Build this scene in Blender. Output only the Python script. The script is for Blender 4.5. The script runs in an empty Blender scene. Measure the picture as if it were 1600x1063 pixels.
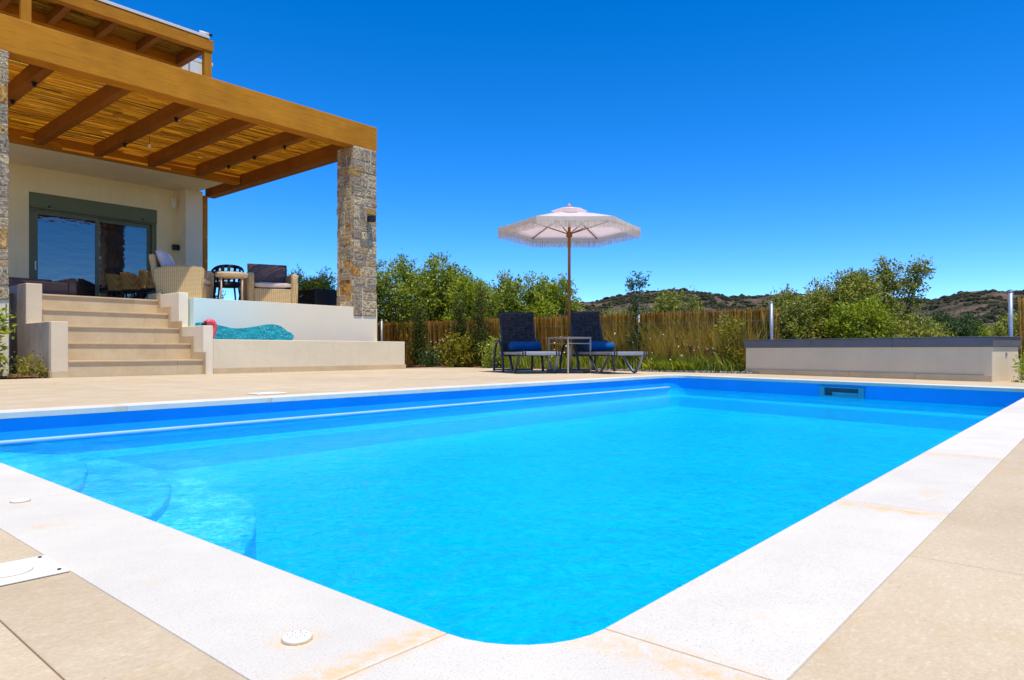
import bpy, bmesh, math, random
import numpy as np
from mathutils import Vector, Matrix, noise

S = bpy.context.scene
COL = S.collection
rad = math.radians

# ------------------------------------------------------------------ camera
YAW = math.atan2(933.0, 1083.0)                 # the photograph looks this far from the long side of the pool
cam_d = bpy.data.cameras.new("camera")
cam_d.sensor_width = 36.0
cam_d.lens = 36.0 * 1083.0 / 1600.0
cam_d.shift_y = 16.5 / 1600.0
cam_d.clip_start = 0.02
cam_d.clip_end = 6000.0
cam = bpy.data.objects.new("camera", cam_d)
COL.objects.link(cam)
cam.location = (0, 0, 0.33)
cam.rotation_euler = (rad(90), 0, YAW - rad(90))
S.camera = cam

# ------------------------------------------------------------------ light
TO_SUN = Vector((-0.11, -0.30, 1.0)).normalized()
world = bpy.data.worlds.new("World")
S.world = world
world.use_nodes = True
wn = world.node_tree.nodes
wl = world.node_tree.links
wn.clear()
w_out = wn.new("ShaderNodeOutputWorld")
w_bg = wn.new("ShaderNodeBackground")
w_sky = wn.new("ShaderNodeTexSky")
w_sky.sky_type = 'NISHITA'
w_sky.sun_disc = False
w_sky.sun_elevation = math.asin(TO_SUN.z)
w_sky.sun_rotation = math.atan2(TO_SUN.x, TO_SUN.y)
w_sky.altitude = 600
w_sky.air_density = 0.62
w_sky.dust_density = 0.0
w_sky.ozone_density = 5.0
w_hs = wn.new("ShaderNodeHueSaturation")
w_hs.inputs["Saturation"].default_value = 1.33
w_hs.inputs["Hue"].default_value = 0.505
w_bg.inputs["Strength"].default_value = 0.138
wl.new(w_sky.outputs[0], w_hs.inputs["Color"])
wl.new(w_hs.outputs[0], w_bg.inputs["Color"])
wl.new(w_bg.outputs[0], w_out.inputs["Surface"])

sun_d = bpy.data.lights.new("sun", 'SUN')
sun_d.energy = 2.5
sun_d.angle = rad(0.53)
sun_d.color = (1.0, 0.925, 0.78)
sun = bpy.data.objects.new("sun", sun_d)
COL.objects.link(sun)
sun.rotation_euler = TO_SUN.to_track_quat('Z', 'Y').to_euler()
sun.location = (10, -10, 30)

S.view_settings.view_transform = 'Standard'
S.view_settings.look = 'None'
S.view_settings.exposure = 1.0
S.view_settings.gamma = 1.0
S.view_settings.use_curve_mapping = False
S.cycles.max_bounces = 10
S.cycles.transparent_max_bounces = 16
S.cycles.use_denoising = True
try:
    S.cycles.denoiser = 'OPENIMAGEDENOISE'
except Exception:
    pass
S.cycles.sample_clamp_indirect = 6.0

# ------------------------------------------------------------------ materials
def new_mat(name):
    m = bpy.data.materials.new(name)
    m.use_nodes = True
    nt = m.node_tree
    b = nt.nodes["Principled BSDF"]
    return m, nt, b

def ramp(nt, stops):
    r = nt.nodes.new("ShaderNodeValToRGB")
    e = r.color_ramp.elements
    e[0].position, e[0].color = stops[0][0], (*stops[0][1], 1)
    e[1].position, e[1].color = stops[-1][0], (*stops[-1][1], 1)
    for p, c in stops[1:-1]:
        x = e.new(p)
        x.color = (*c, 1)
    return r

def coords(nt, scale=(1, 1, 1), rnd=False):
    tc = nt.nodes.new("ShaderNodeTexCoord")
    mp = nt.nodes.new("ShaderNodeMapping")
    mp.inputs["Scale"].default_value = scale
    nt.links.new(tc.outputs["Object"], mp.inputs["Vector"])
    if rnd:
        oi = nt.nodes.new("ShaderNodeObjectInfo")
        ml = nt.nodes.new("ShaderNodeMath")
        ml.operation = 'MULTIPLY'
        ml.inputs[1].default_value = 37.0
        nt.links.new(oi.outputs["Random"], ml.inputs[0])
        cb = nt.nodes.new("ShaderNodeCombineXYZ")
        for i in range(3):
            nt.links.new(ml.outputs[0], cb.inputs[i])
        nt.links.new(cb.outputs[0], mp.inputs["Location"])
    return mp.outputs[0]

def noise_tex(nt, vec, scale, detail=4, rough=0.6):
    n = nt.nodes.new("ShaderNodeTexNoise")
    n.inputs["Scale"].default_value = scale
    n.inputs["Detail"].default_value = detail
    n.inputs["Roughness"].default_value = rough
    nt.links.new(vec, n.inputs["Vector"])
    return n

def mix_rgb(nt, fac, a, b, mode='MIX'):
    x = nt.nodes.new("ShaderNodeMix")
    x.data_type = 'RGBA'
    x.blend_type = mode
    for sock, v in ((0, fac), (6, a), (7, b)):
        if isinstance(v, (int, float)):
            x.inputs[sock].default_value = v
        elif isinstance(v, tuple):
            x.inputs[sock].default_value = (*v, 1)
        else:
            nt.links.new(v, x.inputs[sock])
    return x.outputs[2]

def bump(nt, b, h, strength, dist=0.01, prev=None):
    bp = nt.nodes.new("ShaderNodeBump")
    bp.inputs["Strength"].default_value = strength
    bp.inputs["Distance"].default_value = dist
    nt.links.new(h, bp.inputs["Height"])
    if prev is not None:
        nt.links.new(prev, bp.inputs["Normal"])
    nt.links.new(bp.outputs[0], b.inputs["Normal"])
    return bp.outputs[0]

def simple(name, col, rough=0.6, var=0.12, vscale=3.0, scale=(1, 1, 1), bscale=60, bstr=0.15, metal=0.0, spec=0.4, rnd=False, bdist=0.004):
    m, nt, b = new_mat(name)
    v = coords(nt, scale, rnd)
    n = noise_tex(nt, v, vscale)
    lo = tuple(c * (1 - var) for c in col)
    hi = tuple(min(1, c * (1 + var)) for c in col)
    r = ramp(nt, [(0.3, lo), (0.7, hi)])
    nt.links.new(n.outputs["Fac"], r.inputs["Fac"])
    nt.links.new(r.outputs[0], b.inputs["Base Color"])
    b.inputs["Roughness"].default_value = rough
    b.inputs["Metallic"].default_value = metal
    b.inputs["Specular IOR Level"].default_value = spec
    if bstr > 0:
        n2 = noise_tex(nt, v, bscale, 3)
        bump(nt, b, n2.outputs["Fac"], bstr, bdist)
    return m

M = {}
M['mortar'] = simple('mortar', (.60, .50, .35), .9, .15, 12, bscale=80, bstr=.5)
M['grout'] = simple('grout', (.40, .30, .185), .9, .15, 8)
M['dark_metal'] = simple('dark_metal', (.035, .036, .042), .35, .1, 8, bstr=.03, spec=.5)
M['grey_metal'] = simple('grey_metal', (.30, .31, .33), .45, .08, 6, bstr=.05, metal=.3)
M['cap_metal'] = simple('cap_metal', (.12, .12, .135), .45, .08, 5, bstr=.05, spec=.5)
M['galv'] = simple('galvanised', (.33, .37, .42), .45, .15, 14, bstr=.1, metal=.35)
M['green_frame'] = simple('green_frame', (.13, .15, .075), .45, .06, 4, bstr=.03)
M['black_plastic'] = simple('black_plastic', (.012, .012, .016), .45, .1, 10, bstr=.05)
M['white_plastic'] = simple('white_plastic', (.80, .78, .72), .4, .03, 10, bstr=.05)
M['cream_plastic'] = simple('cream_plastic', (.82, .79, .70), .4, .03, 20, bstr=.05)
M['pvc'] = simple('pvc', (.66, .62, .54), .5, .06, 10, bstr=.05)
M['table_metal'] = simple('table_metal', (.62, .46, .27), .5, .05, 8, bstr=.03)
M['table_beige'] = simple('table_beige', (.46, .36, .24), .5, .05, 8, bstr=.03)
M['cushion_beige'] = simple('cushion_beige', (.62, .50, .42), .9, .07, 8, bscale=250, bstr=.3)
M['cushion_mauve'] = simple('cushion_mauve', (.56, .47, .47), .9, .07, 8, bscale=250, bstr=.3)
M['cushion_brown'] = simple('cushion_brown', (.16, .10, .085), .9, .12, 8, bscale=250, bstr=.3)
M['towel'] = simple('towel', (.002, .10, .27), .95, .25, 30, bscale=160, bstr=.8, bdist=.01)
M['soil'] = simple('soil', (.20, .085, .04), .95, .35, 5, bscale=25, bstr=.8, bdist=.03)
M['bark'] = simple('bark', (.11, .08, .05), .9, .3, 12, scale=(3, 3, .6), bscale=30, bstr=.8)
M['flamingo_pink'] = simple('flamingo_pink', (.80, .10, .13), .35, .1, 8, bstr=.03)
M['far_wall'] = simple('far_wall', (.62, .58, .52), .9, .05, .4, bstr=0)
M['far_roof'] = simple('far_roof', (.45, .30, .22), .9, .05, .4, bstr=0)
M['dark_glass'] = simple('dark_window', (.03, .035, .045), .1, .1, .4, bstr=0, spec=.6)
M['red_petal'] = simple('red_petal', (.55, .03, .10), .7, .2, 9, bstr=0)
M['pink_petal'] = simple('pink_petal', (.62, .20, .42), .7, .2, 9, bstr=0)
M['white_petal'] = simple('white_petal', (.80, .76, .62), .7, .1, 9, bstr=0)
M['roof_white'] = simple('roof_white', (.74, .66, .58), .7, .05, 2)

def plaster(name, col, scale=1.2):
    m, nt, b = new_mat(name)
    v = coords(nt, (1, 1, 1), True)
    n = noise_tex(nt, v, scale, 5, .65)
    r = ramp(nt, [(.3, tuple(c * .93 for c in col)), (.7, tuple(min(1, c * 1.05) for c in col))])
    nt.links.new(n.outputs["Fac"], r.inputs["Fac"])
    nd = noise_tex(nt, coords(nt, (7, 7, .6), True), 1.6, 4, .7)     # faint runs of old rain water
    rd = ramp(nt, [(.40, (.86, .84, .80)), (.52, (1, 1, 1))])
    nt.links.new(nd.outputs["Fac"], rd.inputs["Fac"])
    c = mix_rgb(nt, .16, r.outputs[0], mix_rgb(nt, 1.0, r.outputs[0], rd.outputs[0], 'MULTIPLY'))
    ns = noise_tex(nt, v, 30, 3, .7)
    rs = ramp(nt, [(.20, (.90, .88, .85)), (.28, (1, 1, 1))])
    nt.links.new(ns.outputs["Fac"], rs.inputs["Fac"])
    c = mix_rgb(nt, 1.0, c, rs.outputs[0], 'MULTIPLY')
    nt.links.new(c, b.inputs["Base Color"])
    b.inputs["Roughness"].default_value = .88
    b.inputs["Specular IOR Level"].default_value = .2
    n2 = noise_tex(nt, v, 70, 4, .7)
    p = bump(nt, b, n2.outputs["Fac"], .35, .004)
    n3 = noise_tex(nt, v, 5, 3)
    bump(nt, b, n3.outputs["Fac"], .25, .02, p)
    return m
for k_, c_ in (('plaster_white', (.84, .74, .55)), ('plaster_cream', (.86, .72, .43)), ('plaster_grey', (.70, .57, .39)), ('plaster_sand', (.74, .63, .43))):
    M[k_] = plaster(k_, c_)

def wood(name, base, dark, stretch):
    m, nt, b = new_mat(name)
    v = coords(nt, stretch, True)
    n = noise_tex(nt, v, 6, 6, .65)
    n.inputs["Distortion"].default_value = 0.6
    r = ramp(nt, [(.25, dark), (.5, base), (.8, tuple(min(1, c * 1.2) for c in base))])
    nt.links.new(n.outputs["Fac"], r.inputs["Fac"])
    n3 = noise_tex(nt, coords(nt, (1, 1, 1), True), 1.3, 3)
    rn = ramp(nt, [(.3, (.82, .80, .78)), (.7, (1.12, 1.12, 1.12))])
    nt.links.new(n3.outputs["Fac"], rn.inputs["Fac"])
    c = mix_rgb(nt, 1.0, r.outputs[0], rn.outputs[0], 'MULTIPLY')
    kn = nt.nodes.new("ShaderNodeTexVoronoi")                       # knots
    kn.inputs["Scale"].default_value = 2.2
    nt.links.new(coords(nt, tuple(min(1.5, s) for s in stretch), True), kn.inputs["Vector"])
    kr = ramp(nt, [(.02, (.35, .30, .25)), (.06, (1, 1, 1))])
    nt.links.new(kn.outputs["Distance"], kr.inputs["Fac"])
    c = mix_rgb(nt, 1.0, c, kr.outputs[0], 'MULTIPLY')
    nt.links.new(c, b.inputs["Base Color"])
    b.inputs["Roughness"].default_value = .6
    b.inputs["Specular IOR Level"].default_value = .12
    bump(nt, b, n.outputs["Fac"], .2, .004)
    return m
TB, TD = (.50, .200, .013), (.37, .138, .008)
M['timber_x'] = wood('timber_along_pool', TB, TD, (.5, 7, 7))
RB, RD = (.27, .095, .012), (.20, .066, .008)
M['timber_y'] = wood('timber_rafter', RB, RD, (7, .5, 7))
M['timber_z'] = wood('timber_post', TB, TD, (7, 7, .5))

def island(name, stops, rough=.7, trans=0.0, spec=.3, tint=(1.25, 1.2, .45)):
    """colour that differs from one loose piece (leaf, reed, stone) to the next"""
    m, nt, b = new_mat(name)
    g = nt.nodes.new("ShaderNodeNewGeometry")
    r = ramp(nt, stops)
    nt.links.new(g.outputs["Random Per Island"], r.inputs["Fac"])
    b.inputs["Roughness"].default_value = rough
    b.inputs["Specular IOR Level"].default_value = spec
    nt.links.new(r.outputs[0], b.inputs["Base Color"])
    if trans > 0:
        t = nt.nodes.new("ShaderNodeBsdfTranslucent")
        c = mix_rgb(nt, 1.0, r.outputs[0], tint, 'MULTIPLY')
        nt.links.new(c, t.inputs["Color"])
        ms = nt.nodes.new("ShaderNodeMixShader")
        ms.inputs[0].default_value = trans
        nt.links.new(b.outputs[0], ms.inputs[1])
        nt.links.new(t.outputs[0], ms.inputs[2])
        nt.links.new(ms.outputs[0], nt.nodes["Material Output"].inputs["Surface"])
    return m
M['leaf_oleander'] = island('leaf_oleander', [(0, (.04, .085, .010)), (.5, (.24, .32, .022)), (1, (.58, .60, .13))], .42, .5, .5)
M['leaf_bright'] = island('leaf_bright', [(0, (.09, .15, .010)), (.5, (.24, .32, .018)), (1, (.58, .58, .07))], .5, .5, .4)
M['leaf_olive'] = island('leaf_olive', [(0, (.05, .075, .012)), (.5, (.21, .235, .03)), (1, (.58, .56, .15))], .5, .48, .5)
M['leaf_dark'] = island('leaf_dark', [(0, (.02, .05, .010)), (.5, (.04, .09, .015)), (1, (.07, .13, .02))], .55, .25, .4)
M['leaf_cypress'] = island('leaf_cypress', [(0, (.03, .045, .008)), (.5, (.07, .095, .014)), (1, (.16, .17, .025))], .7, .2, .2)
M['leaf_yellow'] = island('leaf_yellow', [(0, (.14, .15, .012)), (.5, (.24, .22, .015)), (1, (.42, .34, .03))], .55, .35, .3)
M['leaf_weed'] = island('leaf_weed', [(0, (.13, .19, .018)), (.5, (.28, .36, .03)), (1, (.48, .50, .10))], .6, .35, .3)
M['dry_grass'] = island('dry_grass', [(0, (.28, .19, .03)), (.5, (.50, .35, .07)), (1, (.42, .38, .07))], .7, .3, .2)
M['reed_ceiling'] = island('reed_ceiling', [(0, (.14, .075, .015)), (.05, (.20, .11, .02)), (.07, (.50, .32, .05)), (.30, (.62, .41, .065)), (.8, (.72, .49, .09)), (1, (.84, .64, .19))], .6, .68, .2)
M['reed_fence'] = island('reed_fence', [(0, (.17, .080, .012)), (.4, (.44, .22, .028)), (.8, (.68, .39, .055)), (1, (.78, .56, .15))], .75, .42, .2)
M['scrub'] = island('scrub', [(0, (.018, .022, .011)), (.6, (.032, .036, .016)), (1, (.060, .058, .026))], .9, 0, .1)
M['gravel'] = island('gravel', [(0, (.18, .17, .165)), (.6, (.32, .30, .28)), (1, (.50, .48, .45))], .9, 0, .2)

def stone_mat():
    m, nt, b = new_mat('stone')
    oi = nt.nodes.new("ShaderNodeObjectInfo")
    r = ramp(nt, [(0, (.27, .225, .17)), (.3, (.46, .37, .26)), (.5, (.34, .285, .21)), (.66, (.60, .49, .32)), (.82, (.46, .37, .23)), (.94, (.52, .31, .10)), (1, (.46, .24, .07))])
    nt.links.new(oi.outputs["Random"], r.inputs["Fac"])
    v = coords(nt, (1, 1, 1), True)
    n = noise_tex(nt, v, 5.5, 7, .75)
    rr = ramp(nt, [(.36, (.10, .095, .09)), (.50, (.85, .83, .79)), (.64, (1.75, 1.65, 1.42))])
    nt.links.new(n.outputs["Fac"], rr.inputs["Fac"])
    c = mix_rgb(nt, 1.0, r.outputs[0], rr.outputs[0], 'MULTIPLY')
    n2 = noise_tex(nt, v, 1.6, 3)
    r2 = ramp(nt, [(.58, (0, 0, 0)), (.74, (.8, .8, .8))])
    nt.links.new(n2.outputs["Fac"], r2.inputs["Fac"])
    c = mix_rgb(nt, r2.outputs[0], c, (.40, .22, .07))
    nt.links.new(c, b.inputs["Base Color"])
    b.inputs["Roughness"].default_value = .9
    b.inputs["Specular IOR Level"].default_value = .2
    bump(nt, b, n.outputs["Fac"], .9, .02)
    return m
M['stone'] = stone_mat()

def tile_mat(name, base):
    m, nt, b = new_mat(name)
    v = coords(nt, (1, 1, 1), True)
    oi = nt.nodes.new("ShaderNodeObjectInfo")
    rt = ramp(nt, [(0, tuple(c * .95 for c in base)), (1, tuple(c * 1.05 for c in base))])
    nt.links.new(oi.outputs["Random"], rt.inputs["Fac"])
    n = noise_tex(nt, v, 3.5, 5, .65)
    r1 = ramp(nt, [(.3, (.90, .87, .83)), (.7, (1.08, 1.08, 1.08))])
    nt.links.new(n.outputs["Fac"], r1.inputs["Fac"])
    c = mix_rgb(nt, 1.0, rt.outputs[0], r1.outputs[0], 'MULTIPLY')
    # pale and dark flecks, drawn out along the slab
    nf = noise_tex(nt, coords(nt, (14, 26, 20), True), 4.5, 6, .66)
    r2 = ramp(nt, [(.24, (.50, .42, .34)), (.34, (.97, .96, .95)), (.55, (1, 1, 1)), (.68, (1.10, 1.13, 1.18))])
    nt.links.new(nf.outputs["Fac"], r2.inputs["Fac"])
    c = mix_rgb(nt, 1.0, c, r2.outputs[0], 'MULTIPLY')
    ng = noise_tex(nt, v, 220, 2, .7)
    r3 = ramp(nt, [(.3, (.91, .90, .88)), (.7, (1.06, 1.06, 1.06))])
    nt.links.new(ng.outputs["Fac"], r3.inputs["Fac"])
    c = mix_rgb(nt, 1.0, c, r3.outputs[0], 'MULTIPLY')
    ns = noise_tex(nt, v, 2.6, 5, .7)                               # rusty stains
    r4 = ramp(nt, [(.58, (0, 0, 0)), (.76, (.6, .6, .6))])
    nt.links.new(ns.outputs["Fac"], r4.inputs["Fac"])
    c = mix_rgb(nt, r4.outputs[0], c, (.60, .36, .11))
    nt.links.new(c, b.inputs["Base Color"])
    b.inputs["Roughness"].default_value = .8
    b.inputs["Specular IOR Level"].default_value = .15
    bump(nt, b, nf.outputs["Fac"], .05, .003)
    return m
M['tile'] = tile_mat('tile', (.565, .46, .315))
M['step_tile'] = tile_mat('step_tile', (.60, .465, .28))

def coping_mat():
    m, nt, b = new_mat('coping')
    v = coords(nt, (1, 1, 1), True)
    n = noise_tex(nt, v, 380, 2, .75)
    r = ramp(nt, [(.28, (.46, .43, .385)), (.42, (.675, .63, .54)), (.75, (.73, .685, .595))])
    nt.links.new(n.outputs["Fac"], r.inputs["Fac"])
    oi = nt.nodes.new("ShaderNodeObjectInfo")
    rt = ramp(nt, [(0, (.95, .95, .95)), (1, (1.04, 1.03, 1.02))])
    nt.links.new(oi.outputs["Random"], rt.inputs["Fac"])
    c = mix_rgb(nt, 1.0, r.outputs[0], rt.outputs[0], 'MULTIPLY')
    n2 = noise_tex(nt, v, 6.0, 5, .65)
    r2 = ramp(nt, [(.3, (.92, .92, .93)), (.7, (1.04, 1.03, 1.01))])
    nt.links.new(n2.outputs["Fac"], r2.inputs["Fac"])
    c = mix_rgb(nt, 1.0, c, r2.outputs[0], 'MULTIPLY')
    ns = noise_tex(nt, v, 5.5, 6, .75)
    r4 = ramp(nt, [(.60, (0, 0, 0)), (.82, (.8, .8, .8))])
    nt.links.new(ns.outputs["Fac"], r4.inputs["Fac"])
    c = mix_rgb(nt, r4.outputs[0], c, (.72, .43, .14))
    # rust washed out of the joints and from under the drain cap
    geo = nt.nodes.new("ShaderNodeNewGeometry")
    sp = nt.nodes.new("ShaderNodeSeparateXYZ")
    nt.links.new(geo.outputs["Position"], sp.inputs[0])
    def M_(op, a, b_=None):
        q = nt.nodes.new("ShaderNodeMath"); q.operation = op
        for i, x in enumerate((a, b_)):
            if x is None: continue
            if isinstance(x, (int, float)): q.inputs[i].default_value = x
            else: nt.links.new(x, q.inputs[i])
        return q.outputs[0]
    def near(sock, c0, wd): return M_('MAXIMUM', M_('SUBTRACT', 1.0, M_('DIVIDE', M_('ABSOLUTE', M_('SUBTRACT', sock, c0)), wd)), 0.0)
    X, Y = sp.outputs[0], sp.outputs[1]
    a = near(Y, .602, .035)
    a = M_('MAXIMUM', a, M_('MULTIPLY', near(X, .668, .05), .8))
    a = M_('MAXIMUM', a, near(X, 1.60, .045))
    a = M_('MAXIMUM', a, M_('MULTIPLY', near(X, 2.56, .05), .8))
    dx = M_('SUBTRACT', X, .439); dy = M_('SUBTRACT', Y, .702)
    d = M_('SQRT', M_('ADD', M_('MULTIPLY', dx, dx), M_('MULTIPLY', dy, dy)))
    a = M_('MAXIMUM', a, M_('MULTIPLY', M_('MAXIMUM', M_('SUBTRACT', 1.0, M_('DIVIDE', d, .042)), 0.0), .8))
    nj = noise_tex(nt, v, 38, 5, .75)
    rj = ramp(nt, [(.38, (0, 0, 0)), (.70, (1, 1, 1))])
    nt.links.new(nj.outputs["Fac"], rj.inputs["Fac"])
    f = M_('MINIMUM', M_('MULTIPLY', M_('MULTIPLY', a, rj.outputs[0]), 1.15), .75)
    c = mix_rgb(nt, f, c, (.72, .45, .17))
    nt.links.new(c, b.inputs["Base Color"])
    b.inputs["Roughness"].default_value = .8
    b.inputs["Specular IOR Level"].default_value = .2
    bump(nt, b, n.outputs["Fac"], .2, .002)
    return m
M['coping'] = coping_mat()
M['joint_rust'] = simple('joint_rust', (.60, .36, .12), .9, .3, 40, bscale=90, bstr=.3)

def wicker_mat(name, base):
    m, nt, b = new_mat(name)
    tc = nt.nodes.new("ShaderNodeTexCoord")
    sp = nt.nodes.new("ShaderNodeSeparateXYZ")
    nt.links.new(tc.outputs["Object"], sp.inputs[0])
    def M_(op, a, b_=None):
        n = nt.nodes.new("ShaderNodeMath"); n.operation = op
        for i, v in enumerate((a, b_)):
            if v is None: continue
            if isinstance(v, (int, float)): n.inputs[i].default_value = v
            else: nt.links.new(v, n.inputs[i])
        return n.outputs[0]
    u = M_('MULTIPLY', M_('ADD', sp.outputs[0], sp.outputs[1]), 95.0)
    w = M_('MULTIPLY', sp.outputs[2], 150.0)
    h = M_('MULTIPLY', M_('ABSOLUTE', M_('SINE', u)), M_('ABSOLUTE', M_('SINE', w)))
    r = ramp(nt, [(.02, tuple(c * .5 for c in base)), (.35, base), (1, tuple(min(1, c * 1.2) for c in base))])
    nt.links.new(h, r.inputs["Fac"])
    nt.links.new(r.outputs[0], b.inputs["Base Color"])
    b.inputs["Roughness"].default_value = .6
    bump(nt, b, h, .7, .008)
    return m
M['wicker'] = wicker_mat('wicker', (.62, .43, .19))
M['rattan'] = wicker_mat('rattan', (.60, .36, .11))

def sling_mat():
    m, nt, b = new_mat('sling')
    tc = nt.nodes.new("ShaderNodeTexCoord")
    ws = []
    for ax, sc in (('X', 46), ('Y', 46), ('Z', 46)):
        w = nt.nodes.new("ShaderNodeTexWave"); w.bands_direction = ax
        w.inputs["Scale"].default_value = sc
        w.inputs["Distortion"].default_value = .8
        nt.links.new(tc.outputs["Object"], w.inputs["Vector"])
        ws.append(w.outputs["Fac"])
    n = noise_tex(nt, coords(nt, (60, 5, 60)), 2.0, 2)
    n2 = noise_tex(nt, coords(nt, (5, 60, 5)), 2.0, 2)
    c1 = mix_rgb(nt, .5, n.outputs["Fac"], n2.outputs["Fac"])
    r = ramp(nt, [(.35, (.012, .011, .012)), (.5, (.030, .027, .028)), (.66, (.095, .086, .085))])
    nt.links.new(c1, r.inputs["Fac"])
    nt.links.new(r.outputs[0], b.inputs["Base Color"])
    b.inputs["Roughness"].default_value = .8
    b.inputs["Specular IOR Level"].default_value = .15
    bump(nt, b, ws[1], .3, .002)
    return m
M['sling'] = sling_mat()

def canopy_mat():
    m, nt, b = new_mat('canopy')
    n = noise_tex(nt, coords(nt, (1, 1, 1)), 200, 2)
    r = ramp(nt, [(.3, (.84, .79, .77)), (.7, (.90, .85, .83))])
    nt.links.new(n.outputs["Fac"], r.inputs["Fac"])
    nt.links.new(r.outputs[0], b.inputs["Base Color"])
    b.inputs["Roughness"].default_value = .9
    t = nt.nodes.new("ShaderNodeBsdfTranslucent")
    t.inputs["Color"].default_value = (1.0, .90, .90, 1)
    ms = nt.nodes.new("ShaderNodeMixShader")
    ms.inputs[0].default_value = .55
    nt.links.new(b.outputs[0], ms.inputs[1]); nt.links.new(t.outputs[0], ms.inputs[2])
    nt.links.new(ms.outputs[0], nt.nodes["Material Output"].inputs["Surface"])
    return m
M['canopy'] = canopy_mat()
M['fringe_band'] = island('fringe_band', [(0, (.80, .74, .66)), (1, (.84, .79, .71))], .95, .55, .1, (1.1, 1.02, .96))
M['fringe'] = island('fringe', [(0, (.62, .52, .40)), (.5, (.76, .67, .55)), (1, (.84, .78, .68))], .9, .55, .1, (1.12, 1.04, .98))

def shell_mat():
    m, nt, b = new_mat('pool_shell')
    n = noise_tex(nt, coords(nt), 1.5, 3)
    r = ramp(nt, [(.3, (.003, .54, .85)), (.7, (.005, .58, .88))])
    nt.links.new(n.outputs["Fac"], r.inputs["Fac"])
    nt.links.new(r.outputs[0], b.inputs["Base Color"])
    b.inputs["Roughness"].default_value = .35
    b.inputs["Specular IOR Level"].default_value = .4
    n2 = noise_tex(nt, coords(nt, (1, 1, 1)), 14, 4, .65)
    n2.inputs["Distortion"].default_value = 1.0
    bump(nt, b, n2.outputs["Fac"], .35, .02)
    return m
M['shell'] = shell_mat()
M['band'] = simple('waterline_band', (.010, .34, .80), .5, .05, 3, bstr=0, spec=.1)
M['lip'] = simple('waterline_lip', (.34, .54, .82), .4, .05, 6, bstr=0, spec=.4)  # pale tone: sunlight along the ledge put into the colour
M['step'] = simple('pool_step', (.003, .46, .84), .4, .06, 3, bscale=14, bstr=.3, bdist=.02)
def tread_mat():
    """submerged tread: water sparkle painted as pale speckle, fading into the shell blue"""
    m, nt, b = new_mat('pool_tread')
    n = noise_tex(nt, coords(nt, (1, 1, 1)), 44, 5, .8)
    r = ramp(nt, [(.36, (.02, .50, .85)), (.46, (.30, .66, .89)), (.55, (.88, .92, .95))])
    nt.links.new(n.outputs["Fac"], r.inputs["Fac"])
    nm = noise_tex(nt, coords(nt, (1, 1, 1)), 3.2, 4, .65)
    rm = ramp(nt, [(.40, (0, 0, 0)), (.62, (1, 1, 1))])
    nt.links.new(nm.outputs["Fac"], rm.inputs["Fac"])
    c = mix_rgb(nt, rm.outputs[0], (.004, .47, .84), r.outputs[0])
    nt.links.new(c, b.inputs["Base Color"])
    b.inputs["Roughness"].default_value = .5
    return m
M['tread'] = tread_mat()

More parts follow.
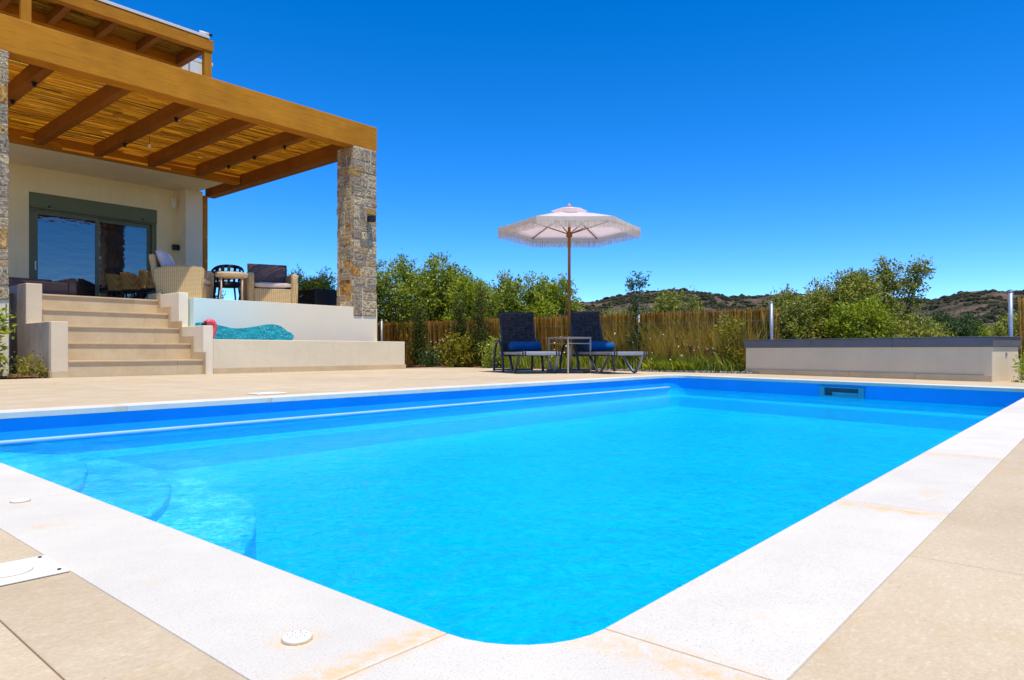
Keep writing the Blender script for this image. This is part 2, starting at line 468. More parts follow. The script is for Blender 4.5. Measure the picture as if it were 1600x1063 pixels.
def water_mat():
    m, nt, b = new_mat('water')
    nt.nodes.remove(b)
    out = nt.nodes["Material Output"]
    v = coords(nt, (1, 1, 1))
    n1 = noise_tex(nt, v, 7.0, 3, .55); n1.inputs["Distortion"].default_value = .8
    n2 = noise_tex(nt, v, 26.0, 3, .6); n2.inputs["Distortion"].default_value = .6
    a = nt.nodes.new("ShaderNodeMath"); a.operation = 'MULTIPLY_ADD'
    a.inputs[1].default_value = .30
    nt.links.new(n2.outputs["Fac"], a.inputs[0]); nt.links.new(n1.outputs["Fac"], a.inputs[2])
    bp = nt.nodes.new("ShaderNodeBump")
    bp.inputs["Strength"].default_value = .8
    bp.inputs["Distance"].default_value = .045
    nt.links.new(a.outputs[0], bp.inputs["Height"])
    fr = nt.nodes.new("ShaderNodeFresnel"); fr.inputs["IOR"].default_value = 1.33
    nt.links.new(bp.outputs[0], fr.inputs["Normal"])
    fm = nt.nodes.new("ShaderNodeMath"); fm.operation = 'MULTIPLY'; fm.inputs[1].default_value = .45
    nt.links.new(fr.outputs[0], fm.inputs[0])
    gl = nt.nodes.new("ShaderNodeBsdfGlossy"); gl.inputs["Roughness"].default_value = .04
    gl.inputs["Color"].default_value = (1, 1, 1, 1)
    nt.links.new(bp.outputs[0], gl.inputs["Normal"])
    tr = nt.nodes.new("ShaderNodeBsdfTransparent")
    # light and dark of the ripples painted into the tint by noise
    rc = ramp(nt, [(.40, (.09, .82, .96)), (.52, (.26, .96, 1.0)), (.64, (.72, 1.0, 1.0))])
    n3 = noise_tex(nt, coords(nt, (1, 1, 1)), 17.0, 5, .74); n3.inputs["Distortion"].default_value = 1.6
    n4 = noise_tex(nt, coords(nt, (1, 1, 1)), 1.1, 3, .5)
    a3 = nt.nodes.new("ShaderNodeMath"); a3.operation = 'MULTIPLY_ADD'; a3.inputs[1].default_value = .22
    a4 = nt.nodes.new("ShaderNodeMath"); a4.operation = 'SUBTRACT'; a4.inputs[1].default_value = .11
    nt.links.new(n4.outputs["Fac"], a3.inputs[0]); nt.links.new(n3.outputs["Fac"], a3.inputs[2]); nt.links.new(a3.outputs[0], a4.inputs[0])
    nt.links.new(a4.outputs[0], rc.inputs["Fac"])
    nt.links.new(rc.outputs[0], tr.inputs["Color"])
    rf = nt.nodes.new("ShaderNodeBsdfRefraction"); rf.inputs["IOR"].default_value = 1.33
    rf.inputs["Roughness"].default_value = 0.0
    rf.inputs["Color"].default_value = (.40, .96, 1.0, 1)
    nt.links.new(bp.outputs[0], rf.inputs["Normal"])
    m0 = nt.nodes.new("ShaderNodeMixShader"); m0.inputs[0].default_value = .28
    nt.links.new(tr.outputs[0], m0.inputs[1]); nt.links.new(rf.outputs[0], m0.inputs[2])
    ms = nt.nodes.new("ShaderNodeMixShader")
    nt.links.new(fm.outputs[0], ms.inputs[0])
    nt.links.new(m0.outputs[0], ms.inputs[1]); nt.links.new(gl.outputs[0], ms.inputs[2])
    nt.links.new(ms.outputs[0], out.inputs["Surface"])
    return m
M['water'] = water_mat()

def glass_mat():
    m, nt, b = new_mat('door_glass')
    b.inputs["Base Color"].default_value = (.012, .014, .02, 1)
    b.inputs["Roughness"].default_value = .02
    b.inputs["IOR"].default_value = 2.3
    n = noise_tex(nt, coords(nt, (1, 1, 3)), 2.2, 3)
    bump(nt, b, n.outputs["Fac"], .05, .03)
    return m
M['glass'] = glass_mat()
def clear_glass():
    m, nt, b = new_mat('clear_glass')
    b.inputs["Base Color"].default_value = (.9, .95, .95, 1)
    b.inputs["Transmission Weight"].default_value = 1.0
    b.inputs["Roughness"].default_value = .02
    return m
M['clear_glass'] = clear_glass()

def mural_wall_mat():
    """white plaster whose left third carries a pale turquoise wash that belongs to the wave picture"""
    m, nt, b = new_mat('mural_wall')
    tc = nt.nodes.new("ShaderNodeTexCoord")
    sp = nt.nodes.new("ShaderNodeSeparateXYZ")
    nt.links.new(tc.outputs["Object"], sp.inputs[0])
    mr = nt.nodes.new("ShaderNodeMapRange")
    mr.inputs["From Min"].default_value = 4.7; mr.inputs["From Max"].default_value = 6.5
    mr.inputs["To Min"].default_value = 1; mr.inputs["To Max"].default_value = 0
    mr.interpolation_type = 'SMOOTHSTEP'
    nt.links.new(sp.outputs[0], mr.inputs["Value"])
    n = noise_tex(nt, coords(nt), 1.2, 3)
    r = ramp(nt, [(.3, (.81, .71, .50)), (.7, (.84, .75, .55))])
    nt.links.new(n.outputs["Fac"], r.inputs["Fac"])
    c = mix_rgb(nt, mr.outputs[0], r.outputs[0], (.62, .80, .72))
    nt.links.new(c, b.inputs["Base Color"])
    b.inputs["Roughness"].default_value = .85
    n2 = noise_tex(nt, coords(nt), 90, 3)
    bump(nt, b, n2.outputs["Fac"], .25, .004)
    return m
M['mural_wall'] = mural_wall_mat()
def wave_mat():
    m, nt, b = new_mat('wave_paint')
    n = noise_tex(nt, coords(nt, (1.5, 1, 6)), 4.0, 4, .6)
    r = ramp(nt, [(.3, (.0, .22, .27)), (.5, (.0, .40, .42)), (.7, (.05, .60, .56))])
    nt.links.new(n.outputs["Fac"], r.inputs["Fac"])
    vo = noise_tex(nt, coords(nt, (1, 1, 1.6)), 34, 2, .7)
    r2 = ramp(nt, [(.60, (0, 0, 0)), (.68, (1, 1, 1))])
    nt.links.new(vo.outputs["Fac"], r2.inputs["Fac"])
    c = mix_rgb(nt, r2.outputs[0], r.outputs[0], (.55, .92, .90))
    nt.links.new(c, b.inputs["Base Color"])
    b.inputs["Roughness"].default_value = .4
    return m
M['wave'] = wave_mat()

def ground_mat():
    m, nt, b = new_mat('ground')
    v = coords(nt)
    n = noise_tex(nt, v, .05, 6)
    r = ramp(nt, [(.3, (.10, .095, .03)), (.5, (.24, .18, .075)), (.7, (.30, .22, .10))])
    nt.links.new(n.outputs["Fac"], r.inputs["Fac"])
    n2 = noise_tex(nt, v, 3, 5)
    c = mix_rgb(nt, .5, r.outputs[0], n2.outputs["Fac"], 'OVERLAY')
    nt.links.new(c, b.inputs["Base Color"])
    b.inputs["Roughness"].default_value = 1
    b.inputs["Specular IOR Level"].default_value = .05
    bump(nt, b, n2.outputs["Fac"], .7, .05)
    return m
M['ground'] = ground_mat()
def hill_mat():
    m, nt, b = new_mat('hills')
    v = coords(nt)
    n = noise_tex(nt, v, .05, 8, .72)
    r = ramp(nt, [(.34, (.036, .037, .022)), (.46, (.075, .062, .042)), (.57, (.145, .098, .068)), (.74, (.25, .170, .120))])
    nt.links.new(n.outputs["Fac"], r.inputs["Fac"])
    n2 = noise_tex(nt, v, .15, 4, .7)
    c = mix_rgb(nt, .6, r.outputs[0], n2.outputs["Fac"], 'OVERLAY')
    nt.links.new(c, b.inputs["Base Color"])
    b.inputs["Roughness"].default_value = 1
    b.inputs["Specular IOR Level"].default_value = .05
    bump(nt, b, n2.outputs["Fac"], 1, 3)
    return m
M['hills'] = hill_mat()

# ------------------------------------------------------------------ helpers
def tag(o, label=None, cat=None, group=None, kind=None):
    if label: o["label"] = label
    if cat: o["category"] = cat
    if group: o["group"] = group
    if kind: o["kind"] = kind
    return o

def link(name, me, mat, parent=None, loc=None):
    if mat is not None:
        me.materials.clear()
        me.materials.append(M[mat] if isinstance(mat, str) else mat)
    o = bpy.data.objects.new(name, me)
    COL.objects.link(o)
    if parent is not None: o.parent = parent
    if loc is not None: o.location = loc
    return o

def thing(name, label, cat, loc=(0, 0, 0), rz=0.0, group=None):
    o = bpy.data.objects.new(name, None)
    o.empty_display_size = .2
    COL.objects.link(o)
    o.location = loc
    o.rotation_euler = (0, 0, rz)
    return tag(o, label, cat, group)

def copy_tree(o, parent=None):
    c = o.copy()
    COL.objects.link(c)
    if parent is not None: c.parent = parent
    for ch in list(o.children):
        copy_tree(ch, c)
    return c

class MB:
    def __init__(s): s.bm = bmesh.new()
    def box(s, a, b, bev=0.0, seg=1, rot=None, org=None):
        x0, y0, z0 = a; x1, y1, z1 = b
        t = bmesh.new()
        vs = [t.verts.new(p) for p in ((x0,y0,z0),(x1,y0,z0),(x1,y1,z0),(x0,y1,z0),(x0,y0,z1),(x1,y0,z1),(x1,y1,z1),(x0,y1,z1))]
        for f in ((3,2,1,0),(4,5,6,7),(0,1,5,4),(1,2,6,5),(2,3,7,6),(3,0,4,7)): t.faces.new([vs[i] for i in f])
        if bev > 0: bmesh.ops.bevel(t, geom=t.edges[:], offset=bev, segments=seg, affect='EDGES', profile=.5)
        if rot is not None:
            bmesh.ops.rotate(t, verts=t.verts[:], cent=org or ((x0+x1)/2,(y0+y1)/2,(z0+z1)/2), matrix=rot)
        s.join(t); return s
    def join(s, t):
        me = bpy.data.meshes.new("tmp"); t.to_mesh(me); t.free()
        s.bm.from_mesh(me); bpy.data.meshes.remove(me)
    def prism(s, pts, z0, z1, bev=0.0, seg=2):
        t = bmesh.new()
        lo = [t.verts.new((x, y, z0)) for x, y in pts]
        hi = [t.verts.new((x, y, z1)) for x, y in pts]
        n = len(pts)
        t.faces.new(hi); t.faces.new(lo[::-1])
        for i in range(n):
            j = (i+1) % n
            t.faces.new((lo[i], lo[j], hi[j], hi[i]))
        bmesh.ops.recalc_face_normals(t, faces=t.faces[:])
        if bev > 0:
            eg = [e for e in t.edges if all(abs(v.co.z - z1) < 1e-6 for v in e.verts)]
            bmesh.ops.bevel(t, geom=eg, offset=bev, segments=seg, affect='EDGES', profile=.5)
        s.join(t); return s
    def tube(s, path, r, n=8, closed=False, cap=True, flat=None):
        P = [Vector(p) for p in path]
        m = len(P)
        R = r if isinstance(r, (list, tuple)) else [r]*m
        rings = []
        up = None
        for i, p in enumerate(P):
            if closed: d = P[(i+1) % m] - P[i-1]
            else: d = P[min(i+1, m-1)] - P[max(i-1, 0)]
            d.normalize()
            if up is None:
                up = Vector((0,0,1)) if abs(d.z) < .9 else Vector((1,0,0))
            a = d.cross(up)
            if a.length < 1e-4: a = d.cross(Vector((0,1,0)))
            a.normalize(); b = a.cross(d).normalized(); up = b
            ring = []
            for k in range(n):
                t = 2*math.pi*(k+.5)/n
                ca, cb = math.cos(t)*R[i], math.sin(t)*R[i]
                if flat: ca *= flat
                ring.append(s.bm.verts.new(p + a*ca + b*cb))
            rings.append(ring)
        rng = range(m) if closed else range(m-1)
        for i in rng:
            A, B = rings[i], rings[(i+1) % m]
            for k in range(n):
                f = s.bm.faces.new((A[k], A[(k+1) % n], B[(k+1) % n], B[k])); f.smooth = n > 4
        if cap and not closed:
            s.bm.faces.new(rings[0][::-1]); s.bm.faces.new(rings[-1])
        return s
    def lathe(s, prof, n=24, cen=(0,0), sx=1.0, sy=1.0, smooth=True):
        rings = []
        for r, z in prof:
            rings.append([s.bm.verts.new((cen[0]+r*sx*math.cos(2*math.pi*k/n), cen[1]+r*sy*math.sin(2*math.pi*k/n), z)) for k in range(n)])
        for i in range(len(prof)-1):
            for k in range(n):
                f = s.bm.faces.new((rings[i][k], rings[i][(k+1)%n], rings[i+1][(k+1)%n], rings[i+1][k])); f.smooth = smooth
        s.bm.faces.new(rings[0][::-1]); s.bm.faces.new(rings[-1])
        return s
    def build(s, name, mat, parent=None, smooth=False, loc=None):
        me = bpy.data.meshes.new(name)
        bmesh.ops.recalc_face_normals(s.bm, faces=s.bm.faces[:])
        s.bm.to_mesh(me); s.bm.free()
        if smooth:
            for p in me.polygons: p.use_smooth = True
        return link(name, me, mat, parent, loc)

def np_mesh(name, verts, nper):
    """loose polygons of nper vertices each"""
    verts = np.asarray(verts, dtype=np.float32).reshape(-1, 3)
    nv = len(verts); nf = nv // nper
    me = bpy.data.meshes.new(name)
    me.vertices.add(nv); me.vertices.foreach_set("co", verts.ravel())
    me.loops.add(nv); me.loops.foreach_set("vertex_index", np.arange(nv, dtype=np.int32))
    me.polygons.add(nf)
    me.polygons.foreach_set("loop_start", np.arange(0, nv, nper, dtype=np.int32))
    me.update(calc_edges=True); me.validate()
    return me

def unit(a): return a / np.maximum(np.linalg.norm(a, axis=1, keepdims=True), 1e-6)

def leaf_mesh(name, blobs, n, length, width, seed, per_twig=14, spread=.09, up=.35, shell=.55):
    """leaves on twigs spread through ellipsoids (x,y,z,rx,ry,rz)"""
    g = np.random.default_rng(seed)
    B = np.array(blobs, dtype=float)
    w = (B[:,3]*B[:,4]*B[:,5])**(2/3); w /= w.sum()
    nt = max(1, n // per_twig)
    bi = g.choice(len(B), nt, p=w)
    d = unit(g.normal(size=(nt,3)))
    rr = (shell + (1.08-shell)*g.random((nt,1))**.7)
    tc = B[bi,:3] + d*B[bi,3:6]*rr
    tdir = unit(d + up*np.array([0,0,1.0]) + .5*g.normal(size=(nt,3)))
    c = np.repeat(tc, per_twig, 0); td = np.repeat(tdir, per_twig, 0)
    k = len(c)
    along = (g.random((k,1))-.35)*spread*2.6
    base = c + td*along + g.normal(size=(k,3))*spread*.35
    ax = unit(td*.7 + g.normal(size=(k,3))*.75)
    nr = unit(np.cross(ax, g.normal(size=(k,3))))
    L = length*(.6+.8*g.random((k,1))); W = width*(.6+.8*g.random((k,1)))*.5
    v = np.stack([base, base+ax*L*.45+nr*W, base+ax*L, base+ax*L*.45-nr*W], 1)
    return np_mesh(name, v, 4)

def blade_mesh(name, roots, h, width, seed, lean=.3):
    g = np.random.default_rng(seed)
    R = np.asarray(roots, dtype=float); k = len(R)
    H = h*(.5+.7*g.random((k,1)))
    l = np.clip(g.normal(size=(k,2)), -1.5, 1.5)*lean
    top = R + np.concatenate([l*H, H], 1)
    mid = R + np.concatenate([l*H*.35, H*.6], 1)
    s = unit(np.concatenate([g.normal(size=(k,2)), np.zeros((k,1))], 1))*width*.5
    v = np.stack([R-s, R+s, mid+s*.8, top, mid-s*.8], 1)
    return np_mesh(name, v, 5)

def tri_stalks(a, b, r, g):
    """thin three-sided stalks from points a to b"""
    k = len(a)
    d = unit(b-a)
    p = unit(np.cross(d, g.normal(size=(k,3)))); q = np.cross(d, p)
    offs = [p, -.5*p+.866*q, -.5*p-.866*q]
    A = [a+o*r for o in offs]; Bt = [b+o*r for o in offs]
    verts = np.stack(A+Bt, 1)                                      # k,6,3
    idx = np.array([[0,1,4,3],[1,2,5,4],[2,0,3,5]])
    faces = (np.arange(k)[:,None,None]*6 + idx[None]).reshape(-1)
    return verts.reshape(-1,3), faces

def quads_mesh(name, verts, faces):
    me = bpy.data.meshes.new(name)
    me.vertices.add(len(verts)); me.vertices.foreach_set("co", np.asarray(verts, dtype=np.float32).ravel())
    me.loops.add(len(faces)); me.loops.foreach_set("vertex_index", np.asarray(faces, dtype=np.int32))
    nf = len(faces)//4
    me.polygons.add(nf); me.polygons.foreach_set("loop_start", np.arange(0, len(faces), 4, dtype=np.int32))
    me.update(calc_edges=True); me.validate()
    return me

RNG = random.Random(7)

# ------------------------------------------------------------------ the pool outline
YN, YF, XL = .455, 4.45, .565                       # near long side, far long side, short end on the left
XR0, XR1 = 7.42, 8.50                               # the far end is a little askew
def inter(p, d, q, e):
    den = d[0]*e[1]-d[1]*e[0]
    t = ((q[0]-p[0])*e[1]-(q[1]-p[1])*e[0])/den
    return (p[0]+d[0]*t, p[1]+d[1]*t)
eD = Vector((XR1-XR0, YF-YN)).normalized()           # along the far end
eN = (eD.y, -eD.x)                                  # outward of the far end
def quad(o):
    L = [((XL, YN-o), (1,0)), ((XR0+eN[0]*o, YN+eN[1]*o), (eD.x, eD.y)), ((XL, YF+o), (-1,0)), ((XL-o, YN), (0,-1))]
    return [inter(*L[i-1], *L[i]) for i in range(4)]   # near-left, near-right, far-right, far-left
def outline(o, r=.13, seg=8):
    q = quad(o); pts = []
    for i in range(4):
        p = Vector(q[i]); a = (Vector(q[i-1])-p).normalized(); b = (Vector(q[(i+1)%4])-p).normalized()
        R = max(.02, (r if i != 2 else .2) + o)
        ang = math.acos(max(-1, min(1, a.dot(b))))
        t = R/math.tan(ang/2)
        A, Bp = p+a*t, p+b*t
        c = p + (a+b).normalized()*(R/math.sin(ang/2))
        a0 = math.atan2(A.y-c.y, A.x-c.x); a1 = math.atan2(Bp.y-c.y, Bp.x-c.x)
        da = (a1-a0+math.pi) % (2*math.pi) - math.pi
        pts += [(c.x+R*math.cos(a0+da*k/seg), c.y+R*math.sin(a0+da*k/seg)) for k in range(seg+1)]
    return pts

# ------------------------------------------------------------------ setting: ground, deck, hills
DX0, DX1, DY0, DY1 = -6.0, 9.62, -6.0, 10.24
g_bm = bmesh.new()
def ring_sheet(bm, inner, outer, z):
    a = [bm.verts.new((x, y, z)) for x, y in inner]; b = [bm.verts.new((x, y, z)) for x, y in outer]
    n = len(a)
    for i in range(n): bm.faces.new((a[i], b[i], b[(i+1)%n], a[(i+1)%n]))
B_ = 3000.0
ring_sheet(g_bm, [(DX0,DY0),(DX1,DY0),(DX1,DY1),(DX0,DY1)], [(-B_,-B_),(B_,-B_),(B_,B_),(-B_,B_)], -.06)
me = bpy.data.meshes.new('ground'); bmesh.ops.recalc_face_normals(g_bm, faces=g_bm.faces[:]); g_bm.to_mesh(me); g_bm.free()
tag(link('ground', me, 'ground'), kind='structure')

CO = .21                                           # coping width
oq = quad(CO)
d_bm = bmesh.new()
ring_sheet(d_bm, [oq[0], oq[1], oq[2], oq[3]], [(DX0,DY0),(DX1,DY0),(DX1,DY1),(DX0,DY1)], -.0028)
r_ = bmesh.ops.extrude_face_region(d_bm, geom=d_bm.faces[:])
bmesh.ops.translate(d_bm, verts=[v for v in r_['geom'] if isinstance(v, bmesh.types.BMVert)], vec=(0,0,-.09))
me = bpy.data.meshes.new('pool_deck'); bmesh.ops.recalc_face_normals(d_bm, faces=d_bm.faces[:]); d_bm.to_mesh(me); d_bm.free()
deck = tag(link('pool_deck', me, 'grout'), kind='structure')

def clip(poly, p, n):
    """keep the side where (x-p).n >= 0"""
    out = []
    for i in range(len(poly)):
        a, b = poly[i], poly[(i+1)%len(poly)]
        da = (a[0]-p[0])*n[0]+(a[1]-p[1])*n[1]; db = (b[0]-p[0])*n[0]+(b[1]-p[1])*n[1]
        if da >= 0: out.append(a)
        if da*db < 0:
            t = da/(da-db); out.append((a[0]+(b[0]-a[0])*t, a[1]+(b[1]-a[1])*t))
    return out
def area(p): return .5*abs(sum(p[i][0]*p[(i+1)%len(p)][1]-p[(i+1)%len(p)][0]*p[i][1] for i in range(len(p))))
TS, GAP = 1.03, .0011
oxl, oyn, oyf = oq[0][0], oq[0][1], oq[2][1]
zones = [
    ((oxl-6*TS-.124, oxl), (-1.6, 9.58), .2335, 1.245, []),
    ((oxl, DX1), (-1.6, oyn), 1.265, oyn, []),
    ((oxl, DX1), (oyf, 9.6), 1.265, oyf+.42, []),
    ((7.0, DX1), (oyn, oyf), 1.265, oyn+.3, [((oq[1][0], oq[1][1]), eN)]),
]
for (x0,x1), (y0,y1), jx, jy, cl in zones:
    i0 = math.floor((x0-jx)/TS); i1 = math.ceil((x1-jx)/TS)
    k0 = math.floor((y0-jy)/TS); k1 = math.ceil((y1-jy)/TS)
    for i in range(i0, i1):
        for k in range(k0, k1):
            a, b = max(x0, jx+i*TS)+GAP, min(x1, jx+(i+1)*TS)-GAP
            c, d = max(y0, jy+k*TS)+GAP, min(y1, jy+(k+1)*TS)-GAP
            if b-a < .02 or d-c < .02: continue
            if b < 2.68 and c > 9.4: continue
            p = [(a,c),(b,c),(b,d),(a,d)]
            for q, n in cl: p = clip(p, (q[0]+n[0]*GAP, q[1]+n[1]*GAP), n)
            if len(p) < 3 or area(p) < .004: continue
            m_ = MB(); cx = sum(v[0] for v in p)/len(p); cy = sum(v[1] for v in p)/len(p)
            m_.prism([(x-cx, y-cy) for x, y in p], -.005, RNG.uniform(-.0005, .0005), .0008, 1)
            m_.build('tile', 'tile', deck, loc=(cx, cy, 0))

# beds beside the deck
def sheet(name, x0, x1, y0, y1, z, mat, amp, step, seed):
    nx, ny = max(2, int((x1-x0)/step)), max(2, int((y1-y0)/step))
    bm = bmesh.new(); V = []
    for i in range(nx+1):
        V.append([])
        for k in range(ny+1):
            x, y = x0+(x1-x0)*i/nx, y0+(y1-y0)*k/ny
            e = 0 if i in (0,nx) or k in (0,ny) else 1
            V[i].append(bm.verts.new((x, y, z + e*amp*noise.noise((x*3+seed, y*3, seed)))))
    for i in range(nx):
        for k in range(ny):
            bm.faces.new((V[i][k], V[i+1][k], V[i+1][k+1], V[i][k+1])).smooth = True
    me = bpy.data.meshes.new(name); bm.to_mesh(me); bm.free()
    return tag(link(name, me, mat), kind='structure')
sheet('planting_bed', 9.63, 11.2, 6.9, 17.0, .0, 'soil', .05, .12, 3)
sheet('planting_bed', 2.425, 2.68, 10.23, 11.29, .02, 'soil', .03, .06, 8)
sheet('planting_bed', -2.0, 2.66, 9.59, 10.225, .02, 'soil', .04, .1, 9)
sheet('gravel_strip', 9.63, 11.2, -4.0, 6.88, -.005, 'grout', .02, .2, 5)
g = np.random.default_rng(4)
n_ = 9000
base = np.array([[1,1,1],[1,-1,-1],[-1,1,-1],[-1,-1,1]], float)
cen = np.stack([9.63+1.0*g.random(n_)**1.3, -1.0+8.2*g.random(n_), .004+.01*g.random(n_)], 1)
sc = .007+.012*g.random((n_,1,1))
rot = g.normal(size=(n_,4,3))*.35
tv = cen[:,None,:] + (base[None]+rot)*sc
tv = tv[:, [0,1,2, 0,3,1, 0,2,3, 1,3,2], :]
tag(link('gravel', np_mesh('gravel', tv, 3), 'gravel'), kind='stuff')

# hills
SIL = [(-2600, 500), (-600, 505), (300, 500), (700, 490), (880, 473), (930, 470), (962, 462), (1000, 456), (1060, 451), (1100, 457), (1150, 463),
       (1190, 460), (1230, 456), (1300, 459), (1400, 466), (1450, 469), (1480, 461), (1512, 453.5), (1545, 449.5), (1600, 452), (1700, 448), (1900, 462), (2600, 480), (6000, 490)]
def sil_h(az):
    t = math.tan(az); px = 800+1083*t
    for (a, ya), (b, yb) in zip(SIL, SIL[1:]):
        if a <= px <= b:
            u = (px-a)/(b-a); u = u*u*(3-2*u)
            return (548-(ya+(yb-ya)*u))/1083*math.cos(az)     # tangent of the elevation
    return .05
bm = bmesh.new(); NA, NR = 360, 40; V = []
for i in range(NA+1):
    az = rad(-70+140*i/NA); V.append([])
    for k in range(NR+1):
        u = k/NR; D = 260+1000*u
        crest = 680 + 60*math.sin(az*7)
        s = D/crest
        f = (max(0, (D-260)/(crest-260))**1.25) if D < crest else max(0, 1-(s-1)*1.1)
        hgt = sil_h(az)*crest*f
        ang = YAW - az
        x, y = D*math.cos(ang), D*math.sin(ang)
        nz = noise.fractal((x*.012, y*.012, 1.3), 1.0, 2.0, 4)
        hgt *= 1 + .16*nz*(1 if D < crest*.93 else .12)
        V[i].append(bm.verts.new((x, y, hgt - .3)))
for i in range(NA):
    for k in range(NR):
        bm.faces.new((V[i][k], V[i][k+1], V[i+1][k+1], V[i+1][k])).smooth = True
hv = [[v.co.copy() for v in row] for row in V]
me = bpy.data.meshes.new('hills'); bmesh.ops.recalc_face_normals(bm, faces=bm.faces[:]); bm.to_mesh(me); bm.free()
tag(link('hills', me, 'hills'), kind='structure')
ico = bmesh.new(); bmesh.ops.create_icosphere(ico, subdivisions=1, radius=1)
iv = np.array([v.co[:] for v in ico.verts]); it = np.array([[v.index for v in f.verts] for f in ico.faces]); ico.free()
pts = []
R2 = random.Random(11)
while len(pts) < 6500:
    i = R2.randrange(int(NA*.40), int(NA*.80)); k = R2.randrange(0, int(NR*.5))
    a = hv[i][k]; b = hv[i+1][k+1]; c = hv[i+1][k]
    u, w = R2.random(), R2.random()
    p = a + (b-c)*u + (c-a)*w
    if noise.noise((p.x*.02, p.y*.02, 4)) + .35*R2.random() < .05: continue
    pts.append(p)
tv = []
for p in pts:
    s = R2.uniform(.8, 2.6) * (1 if R2.random() < .9 else 1.7)
    sh = iv*np.array([s*R2.uniform(.8,1.4), s*R2.uniform(.8,1.4), s*R2.uniform(.6,1.0)])*(1+.3*(np.array([R2.random() for _ in iv])[:,None]-.5))
    tv.append((sh+np.array(p[:]))[it].reshape(-1,3))
allv = np.concatenate([t for t in tv])
tag(link('hill_scrub', np_mesh('hill_scrub', allv, 3), 'scrub'), kind='stuff')

# ------------------------------------------------------------------ pool
pool = thing('swimming_pool', 'long bright blue swimming pool framed by white speckled coping', 'pool')
rings = [(.022, -.172), (.02, -.20), (.012, -.252), (.0, -.262), (-.10, -.268), (-.122, -.280), (-.14, -.40), (-.20, -.445), (-.5, -.478)]
band_rings = [(.022, -.034), (.022, -.172)]
def ring_part(name, rings_, mat, floor=False):
    bm = bmesh.new(); prev = None
    for o, z in rings_:
        cur = [bm.verts.new((x, y, z)) for x, y in outline(o, r=.13 if o > -.2 else .3)]
        if prev:
            n = len(cur)
            for i in range(n): bm.faces.new((prev[i], prev[(i+1)%n], cur[(i+1)%n], cur[i]))
        prev = cur
    if floor: bm.faces.new(prev)
    me = bpy.data.meshes.new(name); bm.to_mesh(me); bm.free()
    return link(name, me, mat, pool)
ring_part('shell', rings, 'shell', True)
ring_part('waterline_band', band_rings, 'band')
MB().box((XL+.02, YF-.020, -.170), (8.44, YF+.0215, -.149), .008, 3).build('waterline_lip', 'lip', pool)
# rounded entry steps in the far left corner
for k, (z, a, w) in enumerate(((-.205, 2.75, .50), (-.238, 2.15, .72), (-.283, 1.55, .86))):
    e = Vector((XL+w, a+w*1.2)); st = Vector((XL+.02, a))
    nrm = Vector((.81, -.57))
    pts_ = [(XL-.01, a)]
    for q_ in range(9):
        t = q_/8; q = st.lerp(e, t) + nrm*.09*math.sin(math.pi*t); pts_.append((q.x, q.y))
    for q_ in range(1, 7):                                          # sweep round to the far wall
        t = q_/6; q = e.lerp(Vector((XL+w*.9, YF-.012)), t) + Vector((.16, .02))*math.sin(math.pi*t); pts_.append((q.x, min(q.y, YF-.012)))
    pts_.append((XL-.01, YF-.012))
    MB().prism(pts_, -.5, z-.0135).build('step', 'step', pool)
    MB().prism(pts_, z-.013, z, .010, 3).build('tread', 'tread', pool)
# water
wp = outline(.0215)
bm = bmesh.new(); bm.faces.new([bm.verts.new((x, y, -.1705)) for x, y in wp])
me = bpy.data.meshes.new('water'); bmesh.ops.recalc_face_normals(bm, faces=bm.faces[:]); bm.to_mesh(me); bm.free()
if me.polygons[0].normal.z < 0: me.flip_normals()
tag(link('water', me, 'water'), kind='structure')
# coping stones
inn = outline(0); q0 = quad(0)
SEG = 9
arcs = [inn[i*SEG:(i+1)*SEG] for i in range(4)]
def coping_piece(pts_):
    cx = sum(p[0] for p in pts_)/len(pts_); cy = sum(p[1] for p in pts_)/len(pts_)
    return MB().prism([(x-cx, y-cy) for x, y in pts_], -.032, 0.0005, .0028, 2).build('coping_stone', 'coping', pool, loc=(cx, cy, 0))
J = .0016
def quad_lerp(in0, in1, out0, out1, n):
    for i in range(n):
        def L(a, b, t): return (a[0]+(b[0]-a[0])*t, a[1]+(b[1]-a[1])*t)
        ln = math.hypot(in1[0]-in0[0], in1[1]-in0[1]); e = J/ln
        t0, t1 = i/n+e, (i+1)/n-e
        coping_piece([L(in0,in1,t0), L(in0,in1,t1), L(out0,out1,t1), L(out0,out1,t0)])
c0a, c0b = arcs[0][0], arcs[0][-1]          # from the left side onto the near side
c1a, c1b = arcs[1][0], arcs[1][-1]
c2a, c2b = arcs[2][0], arcs[2][-1]
c3a, c3b = arcs[3][0], arcs[3][-1]
O0, O1, O2, O3 = oq
def on_far_end(p):                           # the point of the outer edge across from p
    return (p[0]+eN[0]*CO, p[1]+eN[1]*CO)
coping_piece(arcs[0] + [(c0b[0], O0[1]), O0, (O0[0], c0a[1])])
coping_piece(arcs[1] + [on_far_end(c1b), O1, (c1a[0], O1[1])])
coping_piece(arcs[2] + [(c2b[0], O2[1]), O2, on_far_end(c2a)])
coping_piece(arcs[3] + [(O3[0], c3b[1]), O3, (c3a[0], O3[1])])
quad_lerp(c0b, c1a, (c0b[0], O0[1]), (c1a[0], O1[1]), 7)
quad_lerp(c1b, c2a, on_far_end(c1b), on_far_end(c2a), 4)
quad_lerp(c2b, c3a, (c2b[0], O2[1]), (c3a[0], O2[1]), 8)
quad_lerp(c3b, c0a, (O3[0], c3b[1]), (O3[0], c0a[1]), 3)
for i in range(4):                            # rust-stained mortar between the stones
    x = c0b[0]+(c1a[0]-c0b[0])*i/7
    MB().box((x-J, YN-CO+.002, -.03), (x+J, YN-.004, -.0012)).build('coping_joint', 'joint_rust', pool)
MB().box((XL-CO+.002, c0a[1]-J, -.03), (XL-.004, c0a[1]+J, -.0012)).build('coping_joint', 'joint_rust', pool)

